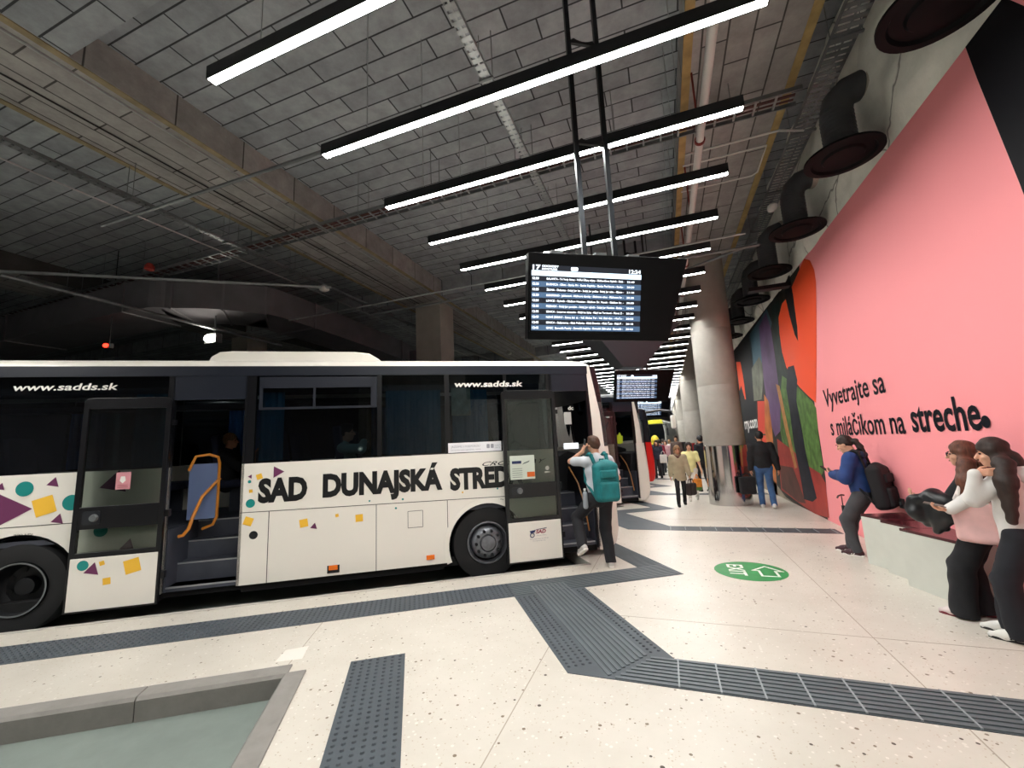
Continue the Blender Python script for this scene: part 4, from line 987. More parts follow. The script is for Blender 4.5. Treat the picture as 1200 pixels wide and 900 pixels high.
# posters behind the glass
ps = MB(); a = bp(528.5, 454.5); b = bp(552, 486.5)
MB().box(a[0], b[0], .02, .024, b[1], a[1]).build('poster', mat('poster_pale_green', '#93a99b', .6, var=.4, vscale=9), B1)
a = bp(661, 483); b = bp(673, 497); MB().box(a[0], a[0]+.12, .02, .024, b[1], a[1]).build('window_tag', mat('tag_grey', '#b5b8b3', .5), B1)
x, z = bp(669, 478); mb = MB(); lettering(mb, 'dc', LZ(x-.05, z-.03, -.002), 0, 0, .06, .09, .02); mb.build('window_letters', WINK, B1)
a = bp(664, 524); MB().box(a[0]-.02, a[0]+.22, .06, .075, a[1]-.03, a[1]+.06).build('ticket_screen', emis('ticket_screen_white', '#dfe8ee', .7), B1)
# notices on the rear door glass
pk = empty('notice', (0, 0, 0)); pk.parent = D1
x, z = bp(134, 574, -.14); x1, z1 = bp(153, 553, -.14)
MB().box(x, x1, .012, .016, z, z1).build('paper', mat('pink_paper', '#cf8f96', .5, var=.1), pk)
MB().prism([(x+.04, z+.10), (x+.07, z+.07), (x+.10, z+.10), (x+.09, z+.15), (x+.05, z+.15)], .009, .011, 'xz').build('emblem', WINK, pk)
mb = MB()
for i in range(3): mb.box(x+.02, x1-.02, .009, .011, z+.02+.014*i, z+.026+.014*i)
mb.build('text_lines', mat('pink_ink', '#b06670', .5), pk)
# front door notice, round sticker, operator logo
pk = empty('notice', (0, 0, 0)); pk.parent = D2
x0, z0 = 2.24, 1.36; x1, z1 = 2.61, 1.70
MB().box(x0, x1, .010, .014, z0, z1).build('paper', mat('pale_paper', '#cdd6c9', .5), pk)
MB().box(x0+.03, x0+.17, .007, .009, z1-.115, z1-.075).build('heading_block', mat('navy_ink', '#1c2c55', .5), pk)
MB().box(x1-.12, x1-.005, .007, .009, z0+.03, z0+.10).build('orange_block', mat('orange_ink', '#d5641f', .5), pk)
mb = MB()
for i in range(5): mb.box(x0+.03, x0+.18, .007, .009, z0+.03+.03*i, z0+.036+.03*i)
mb.prism([(x1-.19, z1-.13), (x1-.09, z1-.10), (x1-.07, z1-.075), (x1-.10, z1-.085), (x1-.16, z1-.105)], .007, .009, 'xz')
mb.build('text_lines', mat('dark_grey_ink', '#5d6a66', .5), pk)
MB().lathe([(.001, .004), (.03, .004), (.03, 0)], T(2.80, .010, 1.50) @ Rx(PI/2), 20).box(2.76, 2.84, .010, .014, 1.435, 1.452).build('round_sticker', mat('sticker_grey', '#a9a69c', .5), D2)
x, z = 2.60, .56
MB().prism([(x-.12, z+.075), (x-.03, z+.085), (x-.05, z+.05), (x-.085, z+.05), (x-.10, z+.03)], -.010, -.008, 'xz').prism([(x+.135, z+.105), (x+.13, z+.095), (x-.03, z+.085), (x-.03, z+.09)], -.010, -.008, 'xz').build('logo_wing', mat('logo_navy', '#27335f', .5), D2)
a = arc(x-.085, z+.015, .035, 0, 2*PI, 24); b = arc(x-.085, z+.015, .023, 0, 2*PI, 24); mb = MB()
for i in range(24): mb.add([(a[i][0], -.0095, a[i][1]), (a[i+1][0], -.0095, a[i+1][1]), (b[i+1][0], -.0095, b[i+1][1]), (b[i][0], -.0095, b[i][1])], [(0, 1, 2, 3)])
mb.build('logo_ring', mat('logo_navy', '#27335f', .5), D2)
mb = MB(); lettering(mb, 'SAD', LZ(x-.03, z+.035, -.0095), 0, 0, .05, .15, .03, .2); mb.build('logo_letters', mat('logo_red', '#a33a52', .5), D2)
mb = MB(); lettering(mb, 'DUNAJSKÁ STREDA a.s.', LZ(x-.02, z+.0, -.0095), 0, 0, .014, .15); lettering(mb, 'Povodská cesta 14, 929 01', LZ(x-.12, z-.045, -.0095), 0, 0, .016, .27); lettering(mb, 'Dunajská Streda', LZ(x-.08, z-.07, -.0095), 0, 0, .014, .19); mb.build('logo_text', GI, D2)
# head lamp on the visible nose corner
MB().prism(rrect(3.70, 3.82, .50, .68, .03), -.012, .0, 'xz').build('head_lamp', mat('head_lamp', '#d8d2c8', .15), B1, bevel=.005)
# ---- second bus, in the next bay
DKB = mat('second_bus_dark', '#16171c', .3)
b2 = np.array(b1loc)+np.array([0, PITCHY, 0])
B2o, _, _ = bus('bus', tuple(b2), 'second bus behind the white one, only its front door and white nose corner showing', nose=4.22, detail=False, roofm=DKB)
MB().box(3.35, 3.55, 1.0, 1.04, 2.1, 2.3).build('route_card', mat('orange_red_card', '#e05a38', .5), B2o)
MB().box(3.30, 3.55, .35, .37, 2.52, 2.62).build('lamp_panel', emis('door_lamp', '#fff6e0', 2.2), B2o)
MB().prism([(3.50, 1.80), (3.62, 1.77), (3.72, 1.79), (3.74, 2.00), (3.70, 1.99), (3.66, 2.10), (3.60, 2.02), (3.52, 2.04)], .30, .36, 'xz').build('safety_vest', mat('hi_vis_yellow', '#c9ea2a', .6), B2o, bevel=.01)
# red bus nose in the third bay
b3 = np.array(b1loc)+np.array([0, 2*PITCHY, 0])
RD = mat('red_bus_paint', '#c9211d', .3)
B3o, _, _ = bus('bus', tuple(b3), 'third bus in the row with a red nose peeping out past the second', nose=4.25, detail=False, paint=DKB, lowm=RD, roofm=DKB)
m_ = MB().tube([(4.1, .1, 2.95), (4.6, -.25, 3.0), (4.9, -.45, 2.92), (4.97, -.5, 2.75)], .05, 8); m_.build('mirror_arm', BBLK, B3o, smooth=True)
MB().prism(rrect(4.89, 5.05, 2.25, 2.78, .07), -.58, -.44, 'xz').build('mirror_head', BW, B3o, bevel=.03)
# far coach facing us
def coach():
    g = onz(768, 543)
    e = empty('coach', (g[0]-.3, g[1]+3, 0), -.12, 'far coach with a yellow roof edge facing down the hall', 'bus')
    CW = mat('coach_grey', '#a9aba8', .35); CY = mat('coach_yellow', '#d8d43a', .35)
    body = [(-1.25, .35), (1.25, .35), (1.25, 2.3), (1.15, 3.1), (1.0, 3.3), (-1.0, 3.3), (-1.15, 3.1), (-1.25, 2.3)]
    MB().prism(body, .1, 9, 'xz').build('body', CW, e, bevel=.05)
    MB().prism([(-1.12, 1.2), (1.12, 1.2), (1.14, 2.3), (1.05, 2.95), (-1.05, 2.95), (-1.14, 2.3)], .03, .1, 'xz').build('windscreen', mat('coach_windscreen', '#0e1114', .12), e, bevel=.03)
    MB().prism([(-1.1, 2.98), (1.1, 2.98), (1.03, 3.3), (-1.03, 3.3)], .0, .12, 'xz').build('roof_front', CY, e, bevel=.03)
    MB().box(-1.25, 1.25, .0, .14, .35, 1.15).build('bumper', CW, e, bevel=.06)
    MB().box(-1.05, -.6, -.02, .04, .7, .9).box(.6, 1.05, -.02, .04, .7, .9).build('head_lamp', mat('head_lamp', '#d8d2c8', .15), e, bevel=.02)
    MB().tube([(1.1, .1, 2.9), (1.35, -.25, 2.9), (1.42, -.3, 2.6)], .04, 8).tube([(-1.1, .1, 2.9), (-1.35, -.25, 2.9), (-1.42, -.3, 2.6)], .04, 8).build('mirror_arm', BLACK, e)
    MB().box(1.33, 1.5, -.38, -.25, 2.0, 2.6).box(-1.5, -1.33, -.38, -.25, 2.0, 2.6).build('mirror', BLACK, e, bevel=.03)
    for x in (-1.0, 1.0): MB().lathe([(.48, -.14), (.5, -.1), (.5, .1), (.48, .14)], T(x, 2, .5) @ Ry(PI/2), 28).build('wheel', RUB, e)
coach()
# ------------------------------------------------------------------ people: blended distance fields turned into one skin
def V3(*a): return np.array(a, float)
def _nets(F, org, res):
    S = F < 0
    nx, ny, nz = F.shape
    cx, cy, cz = nx-1, ny-1, nz-1
    acc = np.zeros((cx, cy, cz, 3), np.float32); cnt = np.zeros((cx, cy, cz), np.float32)
    edges = []
    for ax in range(3):
        a = [slice(None)]*3; b = [slice(None)]*3; a[ax] = slice(0, -1); b[ax] = slice(1, None)
        f0, f1 = F[tuple(a)], F[tuple(b)]; cr = S[tuple(a)] != S[tuple(b)]
        I = np.argwhere(cr)
        t = f0[cr]/(f0[cr]-f1[cr]); P = I.astype(np.float32); P[:, ax] += t
        edges.append((I, S[tuple(a)][cr]))
        o = [d for d in range(3) if d != ax]
        for d0 in (0, -1):
            for d1 in (0, -1):
                J = I.copy(); J[:, o[0]] += d0; J[:, o[1]] += d1
                ok = (J >= 0).all(1) & (J[:, 0] < cx) & (J[:, 1] < cy) & (J[:, 2] < cz)
                Jk = J[ok]; np.add.at(acc, (Jk[:, 0], Jk[:, 1], Jk[:, 2]), P[ok]); np.add.at(cnt, (Jk[:, 0], Jk[:, 1], Jk[:, 2]), 1)
    act = cnt > 0; idx = -np.ones(cnt.shape, np.int64); idx[act] = np.arange(act.sum())
    verts = acc[act]/cnt[act][:, None]*res+org
    faces = []
    for ax in range(3):
        I, sg = edges[ax]; o = [(ax+1) % 3, (ax+2) % 3]
        q = []
        for d0, d1 in ((0, 0), (-1, 0), (-1, -1), (0, -1)):
            J = I.copy(); J[:, o[0]] += d0; J[:, o[1]] += d1; q.append(J)
        ok = np.ones(len(I), bool)
        for J in q: ok &= (J >= 0).all(1) & (J[:, 0] < cx) & (J[:, 1] < cy) & (J[:, 2] < cz)
        Q = np.stack([idx[J[ok][:, 0], J[ok][:, 1], J[ok][:, 2]] for J in q], 1)
        sgk = sg[ok]; Q[~sgk] = Q[~sgk][:, ::-1]
        faces.append(Q)
    return verts, np.concatenate(faces)
class SDF:
    def __init__(s, k=.02): s.p = []; s.k = k
    def cap(s, a, b, ra, rb=None, k=None, flat=None, sub=False):   # tapered capsule; flat=(axis, factor) squashes it
        s.p.append(('cap', np.array(a, float), np.array(b, float), ra, ra if rb is None else rb, s.k if k is None else k, flat, sub)); return s
    def chain(s, pts, rs, k=None, flat=None):
        for i in range(len(pts)-1): s.cap(pts[i], pts[i+1], rs[i], rs[i+1], k, flat)
        return s
    def ell(s, c, r, R=None, k=None, sub=False):
        s.p.append(('ell', np.array(c, float), np.array(r, float), np.eye(3) if R is None else np.array(R, float), None, s.k if k is None else k, None, sub)); return s
    def box(s, c, h, R=None, rad=.02, k=None, sub=False):
        s.p.append(('box', np.array(c, float), np.array(h, float), np.eye(3) if R is None else np.array(R, float), rad, s.k if k is None else k, None, sub)); return s
    def mesh(s, res, wrinkle=0, wf=22):
        lo = np.full(3, 1e9); hi = -lo
        bb = []
        for p in s.p:
            if p[0] == 'cap': r = max(p[3], p[4])*(1.0); l = np.minimum(p[1], p[2])-r; h = np.maximum(p[1], p[2])+r
            else:
                e = np.abs(p[3]) @ p[2]; e = e+(p[4] or 0) if p[0] == 'box' else e; l = p[1]-e; h = p[1]+e
            m = p[5]+2*res; bb.append((l-m, h+m))
            if not p[7]: lo = np.minimum(lo, l); hi = np.maximum(hi, h)
        lo -= 3*res+.01; hi += 3*res+.01
        n = np.ceil((hi-lo)/res).astype(int)+1
        F = np.full(n, .2, np.float32)
        ax = [lo[d]+res*np.arange(n[d]) for d in range(3)]
        for p, (l, h) in zip(s.p, bb):
            i0 = np.clip(np.floor((l-lo)/res).astype(int), 0, n-1); i1 = np.clip(np.ceil((h-lo)/res).astype(int)+1, 1, n)
            if (i1 <= i0).any(): continue
            sl = tuple(slice(i0[d], i1[d]) for d in range(3))
            X, Y, Z = np.meshgrid(ax[0][sl[0]], ax[1][sl[1]], ax[2][sl[2]], indexing='ij')
            P = np.stack([X, Y, Z], -1).astype(np.float32)
            if p[0] == 'cap':
                a, b = p[1], p[2]; d = b-a; L2 = max(d @ d, 1e-9)
                fac = 1
                if p[6] is not None:
                    axv, fac = np.array(p[6][0], float), p[6][1]; axv = axv/np.linalg.norm(axv)
                q = P-a; t = np.clip((q @ d)/L2, 0, 1); e = q-t[..., None]*d
                if p[6] is not None: e = e+(e @ axv)[..., None]*axv*(1/fac-1)
                D = np.sqrt((e*e).sum(-1))-(p[3]+(p[4]-p[3])*t)
                if p[6] is not None: D = D*(.5+.5*fac)
            elif p[0] == 'ell':
                q = (P-p[1]) @ p[3]; k0 = np.sqrt(((q/p[2])**2).sum(-1)); k1 = np.sqrt(((q/(p[2]**2))**2).sum(-1)); D = k0*(k0-1)/np.maximum(k1, 1e-6)
            else:
                q = np.abs((P-p[1]) @ p[3])-p[2]+p[4]; D = np.sqrt((np.maximum(q, 0)**2).sum(-1))+np.minimum(q.max(-1), 0)-p[4]
            k = max(p[5], 1e-5); G = F[sl]
            if p[7]:
                D = -D; h = np.clip(.5-.5*(G-D)/k, 0, 1); F[sl] = G*(1-h)+D*h+k*h*(1-h)
            else:
                h = np.clip(.5+.5*(G-D)/k, 0, 1); F[sl] = G*(1-h)+D*h-k*h*(1-h)
        if wrinkle:
            X, Y, Z = np.meshgrid(*ax, indexing='ij')
            F += (wrinkle*(np.sin(wf*(Z+.35*X)+3*np.sin(9*X+5*Y))*np.cos(wf*.6*(Y-.4*Z)+2*np.sin(7*Z)))).astype(np.float32)
        return _nets(F, lo, res)
    def build(s, name, m, parent, res, wrinkle=0, wf=22):
        v, f = s.mesh(res, wrinkle, wf)
        me = bpy.data.meshes.new(name); me.from_pydata(v.tolist(), [], f.tolist()); me.update()
        me.polygons.foreach_set('use_smooth', [True]*len(me.polygons)); me.materials.append(m)
        o = bpy.data.objects.new(name, me); COL.objects.link(o)
        if parent: o.parent = parent
        return o
def nrm(v): v = np.array(v, float); return v/max(np.linalg.norm(v), 1e-9)
def ik(a, c, l1, l2, pole):
    d = c-a; L = np.linalg.norm(d)
    if L > .999*(l1+l2): c = a+d/L*.999*(l1+l2); d = c-a; L = np.linalg.norm(d)
    x = (l1*l1-l2*l2+L*L)/(2*L); h = math.sqrt(max(l1*l1-x*x, 0)); u = d/L
    p = np.array(pole, float); p = p-(p @ u)*u; return a+u*x+nrm(p)*h, c
def rotz(a): c, s = math.cos(a), math.sin(a); return np.array([[c, -s, 0], [s, c, 0], [0, 0, 1.]])
def rotx(a): c, s = math.cos(a), math.sin(a); return np.array([[1, 0, 0], [0, c, -s], [0, s, c]])
def roty(a): c, s = math.cos(a), math.sin(a); return np.array([[c, 0, s], [0, 1, 0], [-s, 0, c]])
SKIN = mat('skin_light', '#d9a488', .5, var=.05); SKIN2 = mat('skin_tan', '#c68c6e', .5, var=.05)
EYEM = mat('eye_dark', '#2a1d18', .2); LIP = mat('lip_tone', '#a85f58', .5)
def skel(h=1.75, lean=0, side=0, hip=(0, 0, 0), fl=None, fr=None, hl=None, hr=None, head=(0, 0, 0), pl=(0, 1, 0), pr_=(0, 1, 0), el=(-.4, -1, -.2), er=(.4, -1, -.2), sh=1.0, twist=0):
    """joints of a standing/walking figure; x right, y forward. fl/fr ankle targets, hl/hr wrist targets, in units of the figure's own height/1.75"""
    u = h/1.75; J = {}
    hipc = V3(*hip)+V3(0, 0, .93)
    Rt = rotz(twist) @ rotx(-lean) @ roty(side)
    up = lambda x, y, z: hipc+Rt @ V3(x, y, z)
    J['hipc'] = hipc; J['waist'] = up(0, .005, .15); J['chest'] = up(0, .0, .36); J['neck'] = up(0, -.01, .545)
    J['shl'] = up(-.175*sh, -.01, .49); J['shr'] = up(.175*sh, -.01, .49)
    J['hpl'] = hipc+V3(-.088, 0, -.02); J['hpr'] = hipc+V3(.088, 0, -.02)
    yw, pt, rl = head
    HR = rotz(yw) @ rotx(-pt) @ roty(rl); J['HR'] = HR
    J['head'] = J['neck']+Rt @ V3(0, .01, .05)+HR @ V3(0, .025, .115)
    fl = V3(-.10, 0, .085) if fl is None else V3(*fl); fr = V3(.10, 0, .085) if fr is None else V3(*fr)
    J['knl'], J['anl'] = ik(J['hpl'], fl, .435, .415, pl); J['knr'], J['anr'] = ik(J['hpr'], fr, .435, .415, pr_)
    hl = V3(-.24, .03, .80)+V3(*hip) if hl is None else V3(*hl); hr = V3(.24, .03, .80)+V3(*hip) if hr is None else V3(*hr)
    J['ell'], J['wrl'] = ik(J['shl'], hl, .295, .255, el); J['elr'], J['wrr'] = ik(J['shr'], hr, .295, .255, er)
    for k in J:
        if k != 'HR': J[k] = J[k]*u
    J['u'] = u; J['Rt'] = Rt
    return J
def add_head(S, J, fine=True):
    u = J['u']; c = J['head']; R = J['HR']; p = lambda x, y, z: c+R @ V3(x, y, z)*u
    S.ell(p(0, -.012, .032), V3(.076, .094, .092)*u, R, k=.02*u)
    S.ell(p(0, .022, -.040), V3(.060, .072, .078)*u, R, k=.025*u)
    S.ell(p(0, .062, -.092), V3(.028, .026, .024)*u, R, k=.025*u)
    S.cap(J['neck']-J['Rt'] @ V3(0, 0, .02)*u, p(0, -.02, -.05), .056*u, .052*u, k=.025*u)
    if fine:
        for sx in (-1, 1):
            S.ell(p(.033*sx, .098, .008), V3(.019, .016, .013)*u, R, k=.012*u, sub=True)
            S.ell(p(.076*sx, -.008, -.012), V3(.010, .020, .031)*u, R, k=.006*u)
            S.ell(p(.044*sx, .060, -.028), V3(.02, .02, .018)*u, R, k=.02*u)
        S.cap(p(0, .090, .008), p(0, .112, -.026), .010*u, .015*u, k=.010*u)
        S.ell(p(0, .088, -.060), V3(.023, .014, .012)*u, R, k=.008*u)
    else:
        S.cap(p(0, .088, .008), p(0, .108, -.026), .012*u, .016*u, k=.012*u)
def face_parts(J, par, eye=None):
    u = J['u']; c = J['head']; R = J['HR']; p = lambda x, y, z: c+R @ V3(x, y, z)*u
    M = Matrix([[*(R[i]*1), 0] for i in range(3)]+[[0, 0, 0, 1]])
    for sx in (-1, 1):
        q = p(.033*sx, .078, .008); MB().ell((0, 0, 0), (.015*u, .011*u, .008*u), 10, Matrix.Translation(q) @ M).build('eye', EYEM, par, smooth='all')
        MB().box(-.019*u, .019*u, -.004*u, .006*u, -.003*u, .004*u, Matrix.Translation(p(.034*sx, .087, .031)) @ M).build('eyebrow', mat('brow_brown', '#3b2a20', .7), par)
    MB().ell((0, 0, 0), (.021*u, .006*u, .006*u), 10, Matrix.Translation(p(0, .100, -.061)) @ M).build('mouth', LIP, par, smooth='all')
def hand(S, w, d, pn, u, curl=.5, side=1, spread=.0, thumb=None, point=False):
    """w wrist, d towards the fingers, pn palm normal (the side the fingers curl to); side -1 left, 1 right"""
    d = nrm(d); pn = nrm(np.array(pn, float)-(np.array(pn, float) @ d)*d); x = np.cross(d, pn)*side
    # x points to the thumb side
    S.cap(w-d*.01*u, w+d*.03*u, .024*u, .026*u, k=.012*u)
    for j, xo in enumerate((.026, .009, -.009, -.026)):
        S.cap(w+d*.02*u+x*xo*.6*u, w+d*(.085-.004*abs(j-1))*u+x*xo*u, .014*u, .0105*u, k=.010*u)
    for j, (xo, L) in enumerate(((.027, .072), (.009, .08), (-.009, .075), (-.027, .06))):
        b = w+d*(.085-.004*abs(j-1))*u+x*xo*u; a = curl*.9
        if point and j == 0: a = .08
        dd = d+x*spread*(1.5-j)*.25
        for seg, (l, r0, r1) in enumerate(((.45, .0095, .009), (.31, .009, .0085), (.24, .0085, .0075))):
            ang = a*(seg+1)*.8
            v = nrm(dd)*math.cos(ang)+pn*math.sin(ang); e = b+v*L*l*u; S.cap(b, e, r0*u, r1*u, k=.004*u); b = e
    t0 = w+d*.028*u+x*.026*u+pn*.006*u; td = nrm(d*.75+x*.75+pn*(.25+.5*curl)) if thumb is None else nrm(thumb)
    t1 = t0+td*.042*u; t2 = t1+nrm(td+d*.5+pn*.35*curl-x*.25)*.034*u
    S.cap(t0, t1, .014*u, .0115*u, k=.010*u); S.cap(t1, t2, .0112*u, .009*u, k=.005*u)
def mitt(S, w, d, u):
    d = nrm(d); S.cap(w, w+d*.09*u, .028*u, .026*u, k=.015*u, flat=(np.cross(d, V3(0, 0, 1))+V3(.01, 0, 0), .6)); 
    for j in range(4): S.cap(w+d*.08*u+V3(0, .014*(j-1.5)*u, 0), w+d*.15*u+V3(0, .012*(j-1.5)*u, -.01*u), .011*u, .009*u, k=.004*u)
    S.cap(w+d*.03*u, w+d*.075*u+V3(0, .04*u, 0), .013*u, .010*u, k=.008*u)
def body(J, skin, par, res, hands=(None, None), fine=True, slim=.0):
    u = J['u']; S = SDF(.03*u); fl = (J['Rt'] @ V3(0, 1, 0), .68); fb = (V3(0, 1, 0), .75)
    S.cap(J['hipc'], J['waist'], .135*u, .125*u, flat=fl); S.cap(J['waist'], J['chest'], .125*u, .145*u, flat=fl)
    S.cap(J['chest'], J['neck']-J['Rt'] @ V3(0, 0, .06)*u, .145*u, .075*u, flat=fl)
    S.cap(J['shl'], J['shr'], .055*u, .055*u, k=.05*u)
    for a in 'lr':
        S.chain([J['hp'+a], J['kn'+a], J['an'+a]], [.080*u, .050*u, .034*u])
        S.chain([J['sh'+a], J['el'+a], J['wr'+a]], [.046*u, .036*u, .026*u])
        f = J['an'+a]; S.cap(f, f+V3(0, .06, -.04)*u, .034*u, .03*u)
    add_head(S, J, fine)
    for a, hd, sd_ in (('l', hands[0], -1), ('r', hands[1], 1)):
        fd = nrm(J['wr'+a]-J['el'+a])
        if hd is None: hd = {}
        if fine: hand(S, J['wr'+a], hd.get('d', fd), hd.get('n', V3(-sd_, 0, 0)), u, hd.get('curl', .45), -sd_ if not hd.get('flip') else sd_, hd.get('spread', 0), point=hd.get('point', False))
        else: mitt(S, J['wr'+a], hd.get('d', fd), u)
    return S.build('body', skin, par, res)
def top(J, m, par, res, name='shirt', sleeve='long', loose=.02, hem=.0, wrinkle=.003, hemr=.0, collar=True):
    u = J['u']; S = SDF(.035*u); fl = (J['Rt'] @ V3(0, 1, 0), .72)
    lo = J['hipc']+J['Rt'] @ V3(0, 0, -hem)*u
    S.cap(lo-J['Rt'] @ V3(0, 0, .05)*u, J['waist'], (.140+loose+hemr)*u, (.132+loose)*u, flat=fl)
    S.box(lo-J['Rt'] @ V3(0, 0, .42)*u, V3(.4, .4, .40)*u, J['Rt'], .004, k=.012, sub=True); S.cap(J['waist'], J['chest'], (.132+loose)*u, (.148+loose)*u, flat=fl)
    S.cap(J['chest'], J['neck']-J['Rt'] @ V3(0, 0, .07)*u, (.148+loose)*u, (.085+loose*.5)*u, flat=fl)
    S.cap(J['shl'], J['shr'], (.060+loose*.4)*u, (.060+loose*.4)*u, k=.05*u)
    for a in 'lr':
        r0 = (.056+loose*.6)*u; r1 = (.048+loose*.7)*u; r2 = (.034+loose*.55)*u
        if sleeve == 'long': S.chain([J['sh'+a], J['el'+a], J['wr'+a]-nrm(J['wr'+a]-J['el'+a])*.012*u], [r0, r1, r2])
        elif sleeve == 'short': S.cap(J['sh'+a], J['sh'+a]+(J['el'+a]-J['sh'+a])*.72, r0, r1*1.05)
    if collar: S.cap(J['neck']-J['Rt'] @ V3(0, 0, .03)*u, J['neck']+J['Rt'] @ V3(0, -.004, .012)*u, .068*u, .062*u)
    S.ell(J['neck']+J['Rt'] @ V3(0, .03, .075)*u, V3(.055, .055, .05)*u, J['Rt'], k=.01, sub=True)
    # cut the hem level
    S.box(lo-J['Rt'] @ V3(0, 0, .20)*u, V3(.26, .26, .1)*u+V3(0, 0, .012)*u, J['Rt'], .005, k=.01, sub=True) if False else None
    return S.build(name, m, par, res, wrinkle)
def _basis(z):
    x = nrm(np.cross(V3(0, 1, .01), z)); return np.stack([x, np.cross(z, x), z], 1)
def trousers(J, m, par, res, cuff=.055, knee=.066, thigh=.092, wrinkle=.003, name='trousers', drop=.0):
    u = J['u']; S = SDF(.03*u)
    S.cap(J['hpl'], J['hpr'], .108*u, .108*u, flat=(V3(0, 1, 0), .92)); S.cap(J['hipc'], J['hipc']+(J['waist']-J['hipc'])*.6, .142*u, .136*u, flat=(V3(0, 1, 0), .78))
    for a in 'lr':
        e = J['an'+a]+V3(0, 0, -.02-drop)*u
        S.chain([J['hp'+a], J['kn'+a], e], [thigh*u, knee*u, cuff*u], k=.02*u)
        S.box(e+nrm(e-J['kn'+a])*.315*u, V3(.22, .22, .30)*u, _basis(nrm(e-J['kn'+a])), .003, k=.008, sub=True)
    return S.build(name, m, par, res, wrinkle)
def shoe(J, a, m, sole, par, res, toe=(0, 1, 0), size=1.0, stripes=None):
    """one shoe with its sole; toe = direction of the foot"""
    u = J['u']*size; an = J['an'+a]; t = nrm(toe); R0 = np.cross(t, V3(0, 0, 1)); r = nrm(R0); up = np.cross(r, t)
    p = lambda x, y, z: an+(r*x+t*y+up*z)*u
    e = empty('shoe'); e.parent = par
    S = SDF(.02*u)
    S.cap(p(0, -.035, -.045), p(0, .09, -.05), .040*u, .038*u).cap(p(0, .09, -.05), p(0, .165, -.058), .040*u, .026*u).cap(p(0, -.02, -.02), p(0, -.01, .015), .040*u, .038*u)
    S.cap(p(0, .02, -.015), p(0, .11, -.04), .035*u, .030*u)
    S.box(p(0, .06, -.145), V3(.2, .3, .06)*u, np.stack([r, t, up], 1), .002, k=.004, sub=True)
    S.build('upper', m, e, res)
    mb = MB(); o = [(.034, -.06), (.040, .0), (.043, .08), (.040, .14), (.022, .185), (-.012, .188), (-.034, .15), (-.038, .08), (-.035, .0), (-.032, -.06), (-.015, -.078), (.018, -.078)]
    M = Matrix([[r[0], t[0], up[0], an[0]], [r[1], t[1], up[1], an[1]], [r[2], t[2], up[2], an[2]], [0, 0, 0, 1]]) @ Matrix.Scale(u, 4)
    mb.prism(o, -.085, -.060, 'xy', M); mb.build('sole', sole, e, bevel=.004)
    if stripes:
        mb = MB()
        for sx in (-1, 1):
            for i in range(3):
                y = .03+.026*i
                mb.add([(sx*.043, y, -.060), (sx*.043, y+.013, -.060), (sx*.034, y-.012, -.015), (sx*.034, y-.025, -.015)], [(0, 1, 2, 3)], M)
        mb.build('stripe', stripes, e)
    return e
def hair_mat(n, c): return mat(n, c, .62, var=.4, vscale=60, stretch=(1, 1, .12))
def hair(J, m, par, res, style='short', length=.3, fringe=.02, vol=.012, extra=None, drape=0):
    u = J['u']; c = J['head']; R = J['HR']; p = lambda x, y, z: c+R @ V3(x, y, z)*u; S = SDF(.02*u)
    v = vol
    S.ell(p(0, -.020, .042), V3(.078+v, .094+v, .090+v)*u, R)
    if style in ('short', 'crop'):
        S.ell(p(0, -.055, .0), V3(.070+v*.5, .052, .062)*u, R)
        if style == 'short': S.ell(p(0, .03, .115), V3(.055, .06, .028)*u, R, k=.03)
    elif style == 'bob':
        for sx in (-1, 1): S.cap(p(.066*sx, -.01, .03), p(.072*sx, .0, -.075), .034*u, .03*u)
        S.cap(p(0, -.07, 0), p(0, -.06, -.07), .06*u, .05*u, flat=(R @ V3(0, 1, 0), .7))
    elif style == 'long':
        for sx in (-1, 1):
            S.chain([p(.066*sx, -.01, .03), p(.082*sx, .0, -.08), p(.090*sx, .01, -.18)], [.032*u, .036*u, .04*u])
        a = p(0, -.07, 0)
        if drape:
            N0 = J['neck']
            for sx in (-1, 1): S.chain([p(.075*sx, -.03, -.06), N0+J['Rt'] @ V3(.155*sx, -.01, .06)*u, N0+J['Rt'] @ V3(.235*sx, .0, -.09)*u, N0+J['Rt'] @ V3(.245*sx, .02, -.12-drape)*u], [.055*u, .072*u, .075*u, .035*u])
        q = [a, p(0, -.115, -.10)]; q += [q[-1]+nrm(V3(0, -.20, -1))*length*u*.5, q[-1]+nrm(V3(0, -.04, -1))*length*u]
        S.chain(q, [.075*u, .095*u, .10*u, .055*u], flat=(R @ V3(0, 1, 0), .55))
    elif style == 'tail':
        S.ell(p(0, -.055, .0), V3(.070, .052, .06)*u, R)
        a = p(0, -.105, .02); S.chain([a, p(0, -.14, -.02), p(0, -.15, -.12), p(0, -.14, -.26)], [.028*u, .04*u, .038*u, .018*u])
    # keep the face free
    S.ell(p(0, .085, -.035), V3(.064, .075, .088)*u, R, k=.012*u, sub=True)
    if style in ('short', 'crop', 'tail'):
        for sx in (-1, 1): S.ell(p(.085*sx, .03, -.04), V3(.03, .05, .05)*u, R, k=.012*u, sub=True)
    if extra: extra(S, p, u, R)
    return S.build('hair', m, par, res, .0035, 70)
def person(x, y, heading, label, group=None):
    return empty('person', (x, y, 0), heading, label, 'person', group)
def heading(dx, dy): return math.atan2(-dx, dy)     # local +y turned to (dx, dy)
BKT = mat('cloth_black', '#17171b', .85, var=.2, vscale=12); WHS = mat('shoe_white', '#dedcd6', .6); SOLW = mat('sole_white', '#e6e3dc', .6); SOLB = mat('sole_black', '#19191a', .7)
DKH = hair_mat('hair_dark_brown', '#2a1c16'); BRH = hair_mat('hair_brown', '#4a3020'); BKH = hair_mat('hair_black', '#141214'); CHH = hair_mat('hair_chestnut', '#5a3322'); BLH = hair_mat('hair_blond', '#8c6a48')
